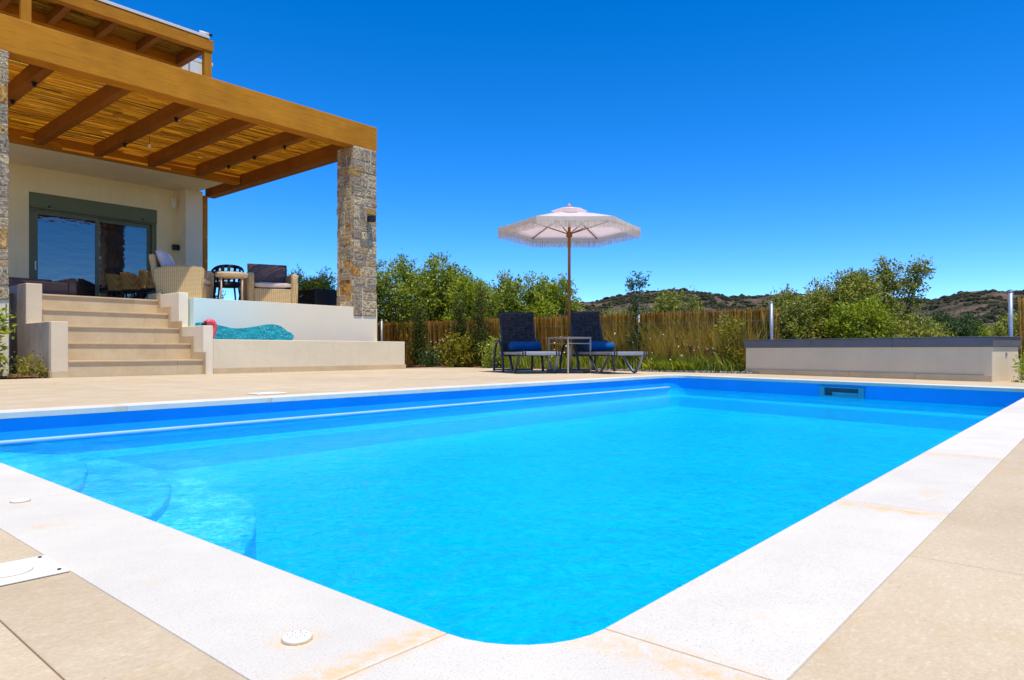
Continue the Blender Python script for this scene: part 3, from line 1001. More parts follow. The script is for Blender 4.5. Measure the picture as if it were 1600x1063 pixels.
# skimmer mouth in the far end wall
def far_wall(y): return XR0+(y-YN)*(XR1-XR0)/(YF-YN)
sk = thing('pool_skimmer', 'teal framed skimmer slot in the far end wall of the pool', 'skimmer', (far_wall(2.16)+.026, 2.16, -.072), math.atan2(eD.y, eD.x)-math.pi/2)
f_ = MB()
f_.box((-.022,-.25,.0), (.004,.25,.014)).box((-.022,-.25,-.10), (.004,.25,-.082)).box((-.022,-.25,-.0815), (.004,-.19,-.0005)).box((-.022,.19,-.0815), (.004,.25,-.0005))
m_teal = simple('teal_frame', (.045, .34, .42), .4, .05, 9, bstr=0)
f_.build('frame', m_teal, sk)
MB().box((-.004,-.19,-.082), (.0035,.19,0)).build('slot', simple('skimmer_dark', (.02, .07, .09), .5, .1, 9, bstr=0), sk)
MB().box((-.018,-.185,-.080), (-.006,.10,-.045)).build('flap', m_teal, sk)

# lids and caps set into coping and deck
def disc_cap(x, y, r, label, holes):
    t = thing('deck_drain', label, 'drain cap', (x, y, .0006), 0)
    MB().lathe([(r, 0), (r, .003), (r*.96, .0048), (r*.80, .0052), (r*.3, .0056), (.001, .0056)], 32).build('cap', 'cream_plastic', t)
    h = MB()
    for k in range(holes):
        a = 2*math.pi*k/holes
        for q in (.35, .62): h.lathe([(r*.045, .0050), (r*.045, .0061)], 6, (math.cos(a+q)*r*q, math.sin(a+q)*r*q))
    h.build('drain_hole', 'grey_metal', t)
    MB().lathe([(r*1.06, .0000), (r*1.06, .0012), (r*.9, .0012)], 32).build('rim', 'joint_rust', t)
disc_cap(.439, .702, .0165, 'round perforated cream cap on the coping nearest the pool corner', 7)
disc_cap(.446, 1.802, .0185, 'round plain cream cap on the coping near the left picture edge', 0)
sl = thing('skimmer_lid', 'square white plastic lid with round plug beside the left coping', 'skimmer lid', (.2895, 1.229, .0008), 0)
MB().box((-.0625,-.0575,0), (.0625,.0575,.0035), .0012).build('plate', 'white_plastic', sl)
MB().lathe([(.030,.0036),(.030,.0052),(.0292,.0058),(.019,.0058),(.0186,.0050),(.0178,.0050),(.0174,.0058),(.001,.0058)], 36, smooth=False).build('plug', 'cream_plastic', sl)
MB().lathe([(.0308,.0036),(.0308,.0040),(.028,.0040)], 36).build('plug_rim', 'joint_rust', sl)
for sx, sy in ((-1,-1),(1,-1),(1,1),(-1,1)):
    MB().lathe([(.0028,.0036),(.0028,.0050),(.0012,.0052)], 8, (sx*.052, sy*.046)).build('screw', 'black_plastic', sl)
fl = thing('skimmer_lid', 'small white lid lying on deck behind the far coping', 'skimmer lid', (2.78, 4.86, .001), 0)
MB().box((-.12,-.09,0), (.12,.09,.008), .003).build('plate', 'white_plastic', fl)
MB().lathe([(.07,.008),(.07,.012),(.001,.012)], 24).build('plug', 'cream_plastic', fl)

# ------------------------------------------------------------------ terrace, stairs, garden walls
TZ = 1.107
tr = MB()
tr.box((-4, 10.50, -.1), (2.42, 16.29, TZ-.012)).box((2.42, 11.30, -.1), (2.685, 16.29, TZ-.012)).box((2.685, 11.10, -.1), (4.69, 16.29, TZ-.012)).box((4.69, 10.42, -.1), (8.05, 16.29, TZ-.012))
tag(tr.build('terrace', 'plaster_white'), kind='structure')
terrace = bpy.data.objects['terrace']
for i in range(13):
    for k in range(6):
        x0, y0 = -4+i*.93, 10.50+k*.965
        x1, y1 = min(x0+.93, 8.05), min(y0+.965, 16.29)
        if x0 < 2.42 < x1: x1 = 2.42
        if x1-x0 < .05: continue
        if x1 > 2.685 and x0 < 4.69:
            if y1 < 11.1: continue
            y0 = max(y0, 11.13)
        if x1-x0 < .05 or y1-y0 < .05: continue
        MB().box((x0+.002, y0+.002, TZ-.012), (x1-.002, y1-.002, TZ), .001).build('tile', 'step_tile', terrace)

def wall(name, label, boxes, mat, cat='wall', bev=.008):
    t = thing(name, label, cat, boxes[0][0][:2] + (0,))
    o = boxes[0][0]
    m_ = MB()
    for a, b in boxes: m_.box((a[0]-o[0], a[1]-o[1], a[2]), (b[0]-o[0], b[1]-o[1], b[2]), bev, 2)
    m_.build('masonry', mat, t)
    return t, o
mw, o = wall('terrace_wall', 'white terrace front wall with turquoise wave print under the seats', [((4.69, 10.25, -.05), (8.08, 10.418, 1.112))], 'mural_wall', bev=.004)
lt, _ = wall('terrace_wall', 'white wall stub below the left stone column behind the leafy shrub', [((-4, 10.25, -.05), (2.42, 10.498, 1.112))], 'plaster_white', bev=.004)
# mural origin is the wall corner: shift the wash with the object
for n in M['mural_wall'].node_tree.nodes:
    if n.type == 'MAP_RANGE': n.inputs["From Min"].default_value = .0; n.inputs["From Max"].default_value = 1.9
wv = [(0, .30), (0, .735), (.10, .75), (.22, .735), (.36, .72), (.47, .70), (.62, .675), (.80, .685), (.98, .715), (1.14, .745), (1.28, .755), (1.40, .735), (1.49, .685), (1.55, .64), (1.60, .63), (1.665, .575), (1.60, .545), (1.50, .55), (1.50, .30)]
ws_ = []
for i in range(len(wv)-1):
    p0, p1, p2, p3 = (Vector(wv[max(0, min(len(wv)-1, k))]) for k in (i-1, i, i+1, i+2))
    for q in range(4):
        u = q/4
        ws_.append(tuple(p1.lerp(p2, u)) if i < 2 or i > 11 else tuple(.5*((2*p1)+(p2-p0)*u+(2*p0-5*p1+4*p2-p3)*u*u+(3*p1-p0-3*p2+p3)*u**3)))
wv = ws_ + [wv[-1]]
crest = [p for p in wv if .45 < p[1]][:-1]
bm = bmesh.new(); cols_ = []; xl = -1
for x, z in crest:
    if x <= xl: continue
    xl = x
    zb = .30 if x <= 1.5 else .30+(x-1.5)/.166*(.572-.30)
    cols_.append([bm.verts.new((x, y, q)) for y, q in ((-.0005, zb), (-.004, zb), (-.004, z), (-.0005, z))])
for A_, B2 in zip(cols_, cols_[1:]):
    for k in range(3): bm.faces.new((A_[k], B2[k], B2[k+1], A_[k+1]))
me = bpy.data.meshes.new('wave_print'); bmesh.ops.recalc_face_normals(bm, faces=bm.faces[:]); bm.to_mesh(me); bm.free()
link('wave_print', me, 'wave', mw)

pw, o = wall('planter_wall', 'long low sand coloured planter wall right of the stairs', [((4.67, 9.60, -.05), (8.19, 9.78, .49))], 'plaster_sand')
MB().box((8.19-.18-o[0], 9.782-o[1], -.05), (8.19-o[0], 10.246-o[1], .486), .004).build('return', 'plaster_sand', pw)
for i in range(4):
    x0 = .0+i*.885; x1 = min(3.53, x0+.882)
    MB().box((x0-.0, -.014, 0), (x1, -.001, .082), .001).build('skirting_tile', 'step_tile', pw)
MB().box((.02, .182, .30), (3.33, .645, .40)).build('soil_fill', 'soil', pw)

WL0, WL1, WR0, WR1 = 2.687, 2.868, 4.53, 4.668
def wing(name, label, x0, x1, mat, zt, yb):
    t = thing(name, label, 'wall', (x0, 9.60, 0))
    MB().box((0, 0, -.05), (x1-x0, yb-9.60, .682), .008, 2).build('lower_block', mat, t)
    MB().box((0, yb-9.598, -.05), (x1-x0, 11.45-9.60, zt), .008, 2).build('upper_block', mat, t)
    return t
wg = wing('stair_wall', 'taller stepped plaster wall on the left of the stairs', WL0, WL1, 'plaster_grey', 1.205, 10.60)
MB().box((-.008, -.014, 0), (WL1-WL0+.0, -.001, .08), .001).build('skirting_tile', 'step_tile', wg)
MB().box((-.014, -.014, 0), (-.001, .06, .08), .001).build('skirting_tile', 'step_tile', wg)
M['shaded_plaster'] = simple('shaded_plaster', (.40, .345, .30), .95, .30, 2.2, bscale=50, bstr=.5)  # darker grey for the outer side face, its shade put into the colour
MB().box((-.005, .07, -.05), (-.0005, 10.60-9.602, .676)).box((-.005, 10.60-9.602, -.05), (-.0005, 1.85, 1.198)).build('shaded_side', 'shaded_plaster', wg)
wr = wing('stair_wall', 'short stepped plaster wall between stairs and planter', WR0, WR1, 'plaster_white', 1.19, 10.37)
# stairs
st = thing('staircase', 'five wide beige stone steps up to the terrace', 'stairs', (WL1, 9.614, 0))
TOPS = [.205, .431, .657, .883, TZ]
W_ = WR0-WL1-.002
SP = .79
for i, zt in enumerate(TOPS):
    y = .3705*i
    zb = TOPS[i-1] if i else -.004
    for (a, b) in ((0.001, W_*SP-.001), (W_*SP+.001, W_)):
        MB().box((a, y, zb+.0005), (b, y+.02, zt-.022), .0008).build('riser_tile', 'step_tile', st)
        MB().box((a, y-.018, zt-.0215), (b, y+.368 if i < 4 else y+.45, zt+.002*(i==4)), .003, 2).build('tread_tile', 'step_tile', st)
    MB().box((0.001, y+.021, -.05), (W_, y+.371 if i < 4 else y+.4, zt-.023)).build('step_core', 'mortar', st)
    # zigzag skirting on the right hand wall
    MB().box((W_-.011, y-.02, zt+.0025), (W_-.001, min(y+.352, 1.83), zt+.105), .001).build('skirting_tile', 'step_tile', st)
    MB().box((W_-.011, y-.10, zb+.106 if i else .002), (W_-.001, y-.0205, zt+.105), .001).build('skirting_tile', 'step_tile', st)

# flamingo float peeping over the planter
fg = thing('inflatable_flamingo', 'small pink flamingo head with dark beak peeping over stair wall', 'pool float', (4.78, 10.0, .40))
MB().tube([(.0,0,0),(.03,0,.08),(.07,0,.17),(.10,0,.24),(.105,0,.30),(.075,0,.345),(.02,0,.355),(-.03,0,.335)], [.05,.045,.04,.036,.038,.045,.046,.034], 12).build('neck', 'flamingo_pink', fg)
MB().tube([(-.03,0,.335),(-.065,0,.312),(-.085,0,.282),(-.085,0,.262)], [.030,.026,.018,.006], 10).build('beak', 'black_plastic', fg)
MB().lathe([(.02,0),(.14,.0),(.18,.04),(.14,.08),(.02,.08)], 20, (.05,0)).build('ring', 'flamingo_pink', fg)

# ------------------------------------------------------------------ stone columns
stone_meshes = []
for k in range(14):
    bm = bmesh.new()
    bmesh.ops.create_cube(bm, size=1.0)
    for v in bm.verts:
        v.co += Vector((RNG.uniform(-.05,.05), RNG.uniform(-.02,.02), RNG.uniform(-.05,.05)))
    bmesh.ops.bevel(bm, geom=bm.edges[:], offset=.07, segments=1, affect='EDGES')
    me = bpy.data.meshes.new('stone'); bm.to_mesh(me); bm.free(); me.materials.append(M['stone'])
    stone_meshes.append(me)
def column(label, x0, x1, y0, y1, z0, z1, seed):
    R = random.Random(seed)
    t = thing('stone_column', label, 'column', ((x0+x1)/2, (y0+y1)/2, z0))
    hx, hy = (x1-x0)/2, (y1-y0)/2
    MB().box((-hx+.012, -hy+.012, 0), (hx-.012, hy-.012, z1-z0-.002)).build('mortar_core', 'mortar', t)
    # courses per face pair; corner stones belong to the front and back faces
    def face(span, dep, place):
        z = .0
        while z < z1-z0-.03:
            ch = R.choice((.13, .17, .21, .25, .30))*R.uniform(.9, 1.1)
            if z+ch > z1-z0-.07: ch = z1-z0-z-.004
            x = -span
            while x < span-.02:
                w = R.uniform(.13, .30)
                if x+w > span-.10: w = span-x
                parts_ = [(z, ch)]
                if ch > .19 and R.random() < .45:
                    q = ch*R.uniform(.35,.65); parts_ = [(z, q), (z+q, ch-q)]
                for zz, hh in parts_:
                    me = R.choice(stone_meshes)
                    o = bpy.data.objects.new('stone', me); COL.objects.link(o); o.parent = t
                    place(o, x+w/2, zz+hh/2, w-.014, hh-.014, dep+R.uniform(-.006,.008))
                x += w
            z += ch
    D = .09
    def front(o, u, z, w, h, d): o.location = (u, -hy+D/2-(d), z); o.scale = (w, D, h)
    def back(o, u, z, w, h, d): o.location = (u, hy-D/2+d, z); o.scale = (w, D, h)
    def left(o, u, z, w, h, d): o.location = (-hx+D/2-d, u, z); o.scale = (h*0+w, D, h); o.rotation_euler = (0,0,math.pi/2)
    def right(o, u, z, w, h, d): o.location = (hx-D/2+d, u, z); o.scale = (w, D, h); o.rotation_euler = (0,0,math.pi/2)
    face(hx, .0, front); face(hx, .0, back); face(hy-.085, .0, left); face(hy-.085, .0, right)
    return t
BZ0, BZ1 = 4.005, 4.445
column('stone clad column carrying the right end of the pergola', 7.545, 8.065, 10.235, 10.755, .955, BZ0, 5)
column('stone clad column at the left edge of the picture', 1.90, 2.42, 10.235, 10.755, .945, BZ0, 8)

# ------------------------------------------------------------------ pergola
pg = thing('pergola', 'honey coloured timber pergola with reed ceiling over the terrace', 'pergola', (0, 0, 0))
def timber(name, a, b, mat, par, bev=.006): return MB().box(a, b, bev, 1).build(name, mat, par)
timber('front_beam', (0.4, 10.25, BZ0), (8.08, 10.49, BZ1), 'timber_x', pg)
timber('rear_beam', (1.0, 14.58, BZ0+.003), (7.70, 14.745, BZ0+.235), 'timber_y' if False else 'timber_x', pg)
timber('edge_beam', (7.72, 10.492, BZ0-.03), (7.95, 16.28, BZ0+.235), 'timber_y', pg)
RX = [1.06, 2.03, 2.99, 3.945, 4.906, 5.872, 6.841]
for x in RX:
    timber('rafter', (x-.125, 10.492, BZ0+.012), (x+.005, 14.578, BZ0+.235), 'timber_y', pg)
timber('post', (7.60, 16.10, TZ), (7.70, 16.20, BZ0-.032), 'timber_z', pg)
def reeds(name, x0, x1, y0, y1, z, par, seed, pitch=.0105):
    g = np.random.default_rng(seed)
    ys = np.arange(y0, y1, pitch)
    A = []; Bv = []
    for y in ys:
        x = x0
        while x < x1-.05:
            L = g.uniform(.5, 2.2); e = min(x1, x+L)
            dy = g.normal()*.004
            A.append((x, y+dy, z+g.uniform(-.006,.010))); Bv.append((e, y+dy+g.normal()*.0045, z+g.uniform(-.006,.010))); x = e-.02
    v, f = tri_stalks(np.array(A), np.array(Bv), .0080, g)
    o = link(name, quads_mesh(name, v, f), 'reed_ceiling', par)
    return tag(o, kind='stuff')
reeds('reed_ceiling', .45, 7.93, 10.5, 16.2, BZ0+.25, pg, 1)
def spot(x, y, label):
    t = thing('spotlight', label, 'spotlight', (x, y, BZ0+.012), 0, 'black spotlights under the pergola rafters')
    MB().box((-.03,-.03,-.012), (.03,.03,0), .002).build('mount', 'black_plastic', t)
    MB().lathe([(.020,-.066),(.025,-.062),(.025,-.014),(.020,-.0125)], 14).build('housing', 'black_plastic', t)
SPX = lambda i: RX[i]-.06
spot(SPX(2), 11.18, 'black spotlight under the leftmost visible pergola rafter, nearer the pool')
spot(SPX(2), 12.22, 'black spotlight under the leftmost visible pergola rafter, beside the stone column')
spot(SPX(4), 11.19, 'black spotlight under the middle pergola rafter, near the front beam')
spot(SPX(4), 13.27, 'black spotlight under the middle pergola rafter, near the house wall')
spot(SPX(6), 11.24, 'black spotlight on the last rafter, nearest the right stone column')
spot(SPX(6), 12.30, 'middle one of three black spotlights on the last rafter')
spot(SPX(6), 13.30, 'black spotlight on the last rafter, nearest the house')
pd = thing('pendant_bulb', 'small bare bulb hanging on a cord from reed ceiling', 'lamp', (5.12, 12.9, BZ0+.245))
MB().tube([(0,0,0),(0,0,-.27)], .004, 6).build('cord', 'black_plastic', pd)
MB().lathe([(.006,-.33),(.020,-.32),(.026,-.30),(.014,-.272),(.008,-.262)], 12).build('bulb', 'cream_plastic', pd)

# ------------------------------------------------------------------ villa
vl = thing('villa', 'cream villa with sliding glass door behind the pergola', 'house', (0, 0, 0))
FY = 16.30
m_ = MB()
m_.box((-2, FY, TZ-.1), (4.18, FY+.3, 4.01)).box((6.63, FY, TZ-.1), (7.49, FY+.3, 4.01)).box((4.18, FY, 3.50), (6.63, FY+.3, 4.01))
m_.build('facade_wall', 'plaster_cream', vl)
MB().box((7.10, 15.92, TZ), (7.49, FY-.003, 4.008)).build('pilaster', 'plaster_white', vl)
MB().box((-2, 14.75, 4.012), (7.42, FY+.2, 4.30), .004).build('upper_slab', 'plaster_white', vl)
MB().box((-2, FY+.3, -.1), (7.49, 26, 4.01)).build('ground_floor', 'plaster_cream', vl)
m_ = MB()
m_.box((-2, 15.95, 4.302), (7.70, 26, 7.0)).build('upper_wall', 'plaster_white', vl)
MB().box((-2, 14.55, 6.985), (7.0, 15.94, 7.045), .004).box((-2, 15.942, 7.0), (7.75, 26.1, 7.08), .004).build('roof', 'roof_white', vl)
# sliding door: frame, two sashes, shutter box
dr = MB().box((4.182, FY+.04, TZ), (4.27, FY+.16, 3.16)).box((6.54, FY+.04, TZ), (6.628, FY+.16, 3.16)).box((4.182, FY+.04, 3.162), (6.628, FY+.16, 3.22)).box((4.272, FY+.04, TZ+.001), (6.538, FY+.16, TZ+.05)).build('sliding_door', 'green_frame', vl)
MB().box((4.184, FY-.015, 3.222), (6.626, FY+.16, 3.498), .004).build('shutter_box', 'green_frame', dr)
MB().box((4.20, FY-.03, 3.19), (6.61, FY-.0, 3.222), .003).build('shutter_rail', 'green_frame', dr)
for x in (4.50, 6.30): MB().box((x, FY-.034, 3.235), (x+.05, FY-.014, 3.262), .003).build('shutter_stop', 'black_plastic', dr)
for x0, x1, dy in ((4.272, 5.47, .06), (5.35, 6.536, .11)):
    s = MB()
    w = .075
    s.box((x0, FY+dy, TZ+.052), (x0+w, FY+dy+.04, 3.16)).box((x1-w, FY+dy, TZ+.052), (x1, FY+dy+.04, 3.16))
    s.box((x0+w, FY+dy, 3.085), (x1-w, FY+dy+.04, 3.16)).box((x0+w, FY+dy, TZ+.052), (x1-w, FY+dy+.04, TZ+.13))
    s.build('sash', 'green_frame', dr)
    MB().box((x0+w, FY+dy+.015, TZ+.13), (x1-w, FY+dy+.024, 3.085)).build('pane', 'glass', dr)
MB().box((4.29, FY+.035, 1.95), (4.315, FY+.06, 2.13), .004).build('handle', 'white_plastic', dr)
# upstairs window
uw = MB().box((7.10, 15.935, 5.0), (7.40, 15.949, 6.97), .002).build('window', 'white_plastic', vl)
MB().box((7.17, 15.925, 5.05), (7.20, 15.934, 6.95)).build('mullion', 'grey_metal', uw)
wl1 = thing('wall_light', 'black cube wall light on the cream facade beside the glass door', 'wall light', (7.02, FY, 2.70))
MB().box((-.07, -.11, -.06), (.07, -.012, .06), .006).build('housing', 'black_plastic', wl1)
MB().box((-.05, -.011, -.045), (.05, -.0005, .045), .002).build('wall_plate', 'black_plastic', wl1)
wl2 = thing('wall_light', 'black cube wall light on the right stone column', 'wall light', (7.865, 10.215, 2.72))
MB().box((-.06, -.13, -.055), (.06, -.022, .055), .006).build('housing', 'black_plastic', wl2)
MB().box((-.045, -.021, -.04), (.045, -.0, .04), .002).build('wall_plate', 'black_plastic', wl2)
sb = thing('alarm_sensor', 'white alarm box high on the cream facade', 'alarm box', (6.98, FY, 3.62))
MB().box((-.055, -.07, -.02), (.055, -.001, .20), .012, 2).build('housing', 'white_plastic', sb)
MB().box((-.03, -.05, -.05), (.03, -.01, -.021), .006).build('lens', 'cream_plastic', sb)

# upper balcony pergola
up = thing('balcony_pergola', 'smaller timber pergola over the upper balcony', 'pergola', (0, 0, 0))
UZ = 6.735
timber('front_beam', (0, 14.56, UZ), (7.09, 14.72, UZ+.235), 'timber_x', up)
timber('rear_beam', (0, 15.82, UZ+.0), (6.98, 15.945, UZ+.20), 'timber_x', up)
for x in (2.8, 3.63, 4.46, 5.29, 6.11): timber('rafter', (x-.11, 14.722, UZ+.012), (x+.01, 15.818, UZ+.20), 'timber_y', up)
timber('edge_beam', (6.84, 14.722, UZ-.02), (6.98, 15.818, UZ+.20), 'timber_y', up)
timber('post', (6.90, 14.58, 4.302), (7.06, 14.70, UZ-.002), 'timber_z', up)
timber('post', (3.62, 14.58, 4.302), (3.78, 14.70, UZ-.002), 'timber_z', up)
reeds('reed_ceiling', .0, 6.95, 14.73, 15.9, UZ+.215, up, 3)
sc_ = thing('security_camera', 'small white security camera with black lens on the roof corner', 'camera', (6.93, 14.66, 7.045))
MB().lathe([(.035,0),(.035,.02),(.02,.03),(.018,.06)], 12).build('mount', 'white_plastic', sc_)
MB().tube([(-.11,-.02,.06),(.08,-.05,.055)], .030, 12).build('housing', 'white_plastic', sc_)
MB().tube([(.08,-.05,.055),(.14,-.058,.053)], .034, 12).build('lens', 'black_plastic', sc_)

# ------------------------------------------------------------------ terrace furniture
def cushion(a, b, mat, par, name='cushion', rot=None, org=None, puff=.25):
    bm = bmesh.new()
    bmesh.ops.create_cube(bm, size=1)
    bmesh.ops.subdivide_edges(bm, edges=bm.edges[:], cuts=5, use_grid_fill=True)
    sx, sy, sz = (b[i]-a[i] for i in range(3))
    thin = min(range(3), key=lambda i: (sx, sy, sz)[i])
    for v in bm.verts:
        c = [v.co.x, v.co.y, v.co.z]
        o2 = [i for i in range(3) if i != thin]
        e = max(abs(c[o2[0]]), abs(c[o2[1]]))*2
        c[thin] *= 1 - .55*e**4 + puff*(1-e)
        v.co = Vector(((a[0]+b[0])/2+c[0]*sx, (a[1]+b[1])/2+c[1]*sy, (a[2]+b[2])/2+c[2]*sz))
    if rot is not None: bmesh.ops.rotate(bm, verts=bm.verts[:], cent=org or Vector(((a[0]+b[0])/2, (a[1]+b[1])/2, a[2])), matrix=rot)
    me = bpy.data.meshes.new(name); bm.to_mesh(me); bm.free()
    for p in me.polygons: p.use_smooth = True
    return link(name, me, mat, par)

def armchair(label, x, y, rz, kind):
    t = thing('wicker_armchair', label, 'armchair', (x, y, TZ+.002), rz)
    if kind == 0: t.scale = (.90, .90, .96)   # faces local +X
    def panel(pts_, y0, y1, name):                                         # a rounded upright panel in the x-z plane
        bm = bmesh.new()
        A = [bm.verts.new((px, y0, pz)) for px, pz in pts_]; Bq = [bm.verts.new((px, y1, pz)) for px, pz in pts_]
        bm.faces.new(A); bm.faces.new(Bq[::-1]); n = len(pts_)
        for i in range(n): bm.faces.new((A[i], Bq[i], Bq[(i+1)%n], A[(i+1)%n]))
        bmesh.ops.recalc_face_normals(bm, faces=bm.faces[:])
        bmesh.ops.bevel(bm, geom=bm.edges[:], offset=.018, segments=2, affect='EDGES')
        me = bpy.data.meshes.new(name); bm.to_mesh(me); bm.free(); return link(name, me, 'wicker', t)
    side = [(-.36,.0),(.36,.0),(.40,.50),(.38,.565),(.20,.585),(-.20,.575),(-.44,.53)]
    panel(side, -.42, -.31, 'arm'); panel(side, .31, .42, 'arm')
    MB().box((-.34,-.308,.0), (.36,.308,.30), .012, 2).build('seat_base', 'wicker', t)
    MB().box((-.46,-.306,.29), (-.36,.306,.78), .025, 2, Matrix.Rotation(rad(-10),3,'Y'), (-.41,0,.3)).build('backrest', 'wicker', t)
    cushion((-.32,-.30,.302), (.37,.30,.42), 'cushion_beige', t, 'seat_cushion')
    if kind == 0:
        return t
    cushion((-.33,-.34,.425), (-.20,.34,.80), 'cushion_brown', t, 'back_cushion', Matrix.Rotation(rad(-14),3,'Y'))
    for dy in (-.12, .12):
        MB().lathe([(.001,0),(.016,.004),(.001,.008)], 8, (0,0)).build('button', 'cushion_brown', t, loc=(-.20, dy, .60))
    return t
a1 = armchair('wicker armchair beside the stairs with a mauve pillow leaning on its back', 5.07, 11.36, rad(-38), 0)
pl = tag(cushion((-.08,-.24,.0), (.08,.24,.44), 'cushion_mauve', None, 'pillow', Matrix.Rotation(rad(-24),3,'Y')), 'mauve scatter pillow leaning in the wicker armchair by the stairs', 'pillow')
pl.location = (5.07-.18*math.cos(rad(-38)), 11.36-.18*math.sin(rad(-38)), TZ+.405); pl.rotation_euler = (0,0,rad(-38))
a2 = armchair('wicker armchair with dark brown back cushion right of the round side table', 6.56, 11.36, rad(-112), 1)

sd = thing('side_table', 'round cream side table on thin legs between the wicker armchairs', 'side table', (5.66, 11.0, TZ+.002))
MB().lathe([(.20,.43),(.24,.435),(.255,.455),(.26,.50),(.252,.502),(.245,.47),(.001,.468)], 36).build('tray_top', 'table_metal', sd)
for k in range(4):
    a = rad(20+90*k)
    MB().tube([(math.cos(a)*.225, math.sin(a)*.225, 0), (math.cos(a)*.225, math.sin(a)*.225, .436)], .011, 8).build('leg', 'table_metal', sd)
MB().tube([(math.cos(rad(q*15))*.225, math.sin(rad(q*15))*.225, .012) for q in range(24)], .009, 6, True).build('foot_ring', 'table_metal', sd)

def tub_chair(name, label, x, y, rz, shell_mat, group, h=.78, hollow=False):
    t = thing(name, label, 'chair', (x, y, TZ+.002), rz, group)
    bm = bmesh.new(); N = 20; rows = 6; V = []
    for j in range(rows+1):
        V.append([])
        for i in range(N+1):
            th = rad(70 + 220*i/N)                      # open towards +X
            e = abs(i/N-.5)*2
            top = .45 + (h-.45)*(1-e**2.6*.75)
            z = .45 + (top-.45)*j/rows
            r = .24 + .05*j/rows
            V[j].append(bm.verts.new((r*math.cos(th), r*1.05*math.sin(th), z)))
    for j in range(rows):
        for i in range(N):
            if hollow and 1 <= j <= 4 and 2 <= i <= N-3 and (i % 2 == 0): continue
            bm.faces.new((V[j][i], V[j][i+1], V[j+1][i+1], V[j+1][i])).smooth = True
    r_ = bmesh.ops.solidify(bm, geom=bm.faces[:], thickness=.022)
    me = bpy.data.meshes.new('backrest'); bmesh.ops.recalc_face_normals(bm, faces=bm.faces[:]); bm.to_mesh(me); bm.free()
    link('backrest', me, shell_mat, t)
    MB().lathe([(.02,.42),(.23,.42),(.25,.435),(.24,.455),(.02,.458)], 24).build('seat', 'black_plastic', t)
    for sx, sy in ((1,1),(1,-1),(-1,1),(-1,-1)):
        MB().tube([(sx*.22, sy*.22, 0), (sx*.17, sy*.17, .425)], [.013,.018], 8).build('leg', 'black_plastic', t)
    return t
for x, y, lb in ((5.62, 15.55, 'rattan tub chair furthest left in front of glass door'), (5.72, 15.05, 'middle one of three rattan tub chairs by the glass door'), (5.83, 14.45, 'rattan tub chair nearest the wicker armchair')):
    tub_chair('dining_chair', lb, x, y, rad(5), 'rattan', 'rattan dining chairs on the terrace', .80)
dt = thing('dining_table', 'dark dining table between the two wicker armchairs, behind the side table', 'table', (6.68, 13.9, TZ+.002), rad(90))
MB().lathe([(.01,.715),(.99,.715),(1.0,.725),(1.0,.742),(.99,.75),(.01,.75)], 40, (0,0), 1.15, .55).build('tabletop', 'dark_metal', dt)
for sx in (-.8, .8):
    for sy in (-.3, .3): MB().tube([(sx, sy, 0), (sx*.95, sy*.9, .714)], .028, 8).build('leg', 'dark_metal', dt)
tub_chair('dining_chair', 'dark open backed chair behind the round side table', 6.42, 12.65, rad(75), 'black_plastic', None, .82, True)
tub_chair('dining_chair', 'dark chair at the right of the dining table behind the brown cushion', 7.35, 13.4, rad(185), 'black_plastic', None, .78)
for x, y, lb in ((6.55, 13.3, 'left drinking glass standing on the dark dining table'), (6.68, 13.34, 'right drinking glass standing on the dark dining table')):
    gl = MB().lathe([(.028,0),(.036,.12),(.034,.12),(.026,.008),(.001,.008)], 16).build('drinking_glass', 'clear_glass', None, loc=(x, y, TZ+.754))
    tag(gl, lb, 'glass')
sf = thing('garden_sofa', 'low dark sofa behind the left stair wall', 'sofa', (3.45, 13.6, TZ+.002), 0)
MB().box((-.5,-.4,0), (.5,.4,.36), .03, 2).build('seat', 'cushion_brown', sf)
MB().box((-.5,.402,0), (.5,.55,.46), .03, 2).build('backrest', 'cushion_brown', sf)
for sx in (-.63, .505): MB().box((sx,-.4,0), (sx+.12,.55,.44), .03, 2).build('arm', 'cushion_brown', sf)

# ------------------------------------------------------------------ plants
def trunk_mb(base_, tips, r0, seed):
    R = random.Random(seed); m_ = MB()
    b = Vector(base_)
    for tp in tips:
        tp = Vector(tp); mid = b.lerp(tp, .5) + Vector((R.uniform(-.1,.1), R.uniform(-.1,.1), R.uniform(-.05,.1)))*(tp-b).length*.5
        P = []
        for q in range(7):
            t = q/6; P.append(b*(1-t)**2 + mid*2*t*(1-t) + tp*t*t)
        m_.tube(P, [r0*(1-.85*q/6) for q in range(7)], 7)
    return m_
def plant(name, label, cat, x, y, z, blobs, n, L, W, leaf, seed, r0=.03, group=None, flowers=None, **kw):
    t = thing(name, label, cat, (x, y, z), 0, group)
    link('crown' if cat == 'tree' else 'foliage', leaf_mesh('crown', blobs, n, L, W, seed, **kw), leaf, t)
    trunk_mb((0,0,-.05), [b[:3] for b in blobs], r0, seed).build('trunk' if cat == 'tree' else 'stem', 'bark', t)
    if flowers:
        fm, fn, fs = flowers
        link('flower', leaf_mesh('flower', blobs, fn, fs, fs*.9, seed+1, per_twig=3, spread=fs*1.2, shell=.95), fm, t)
    return t
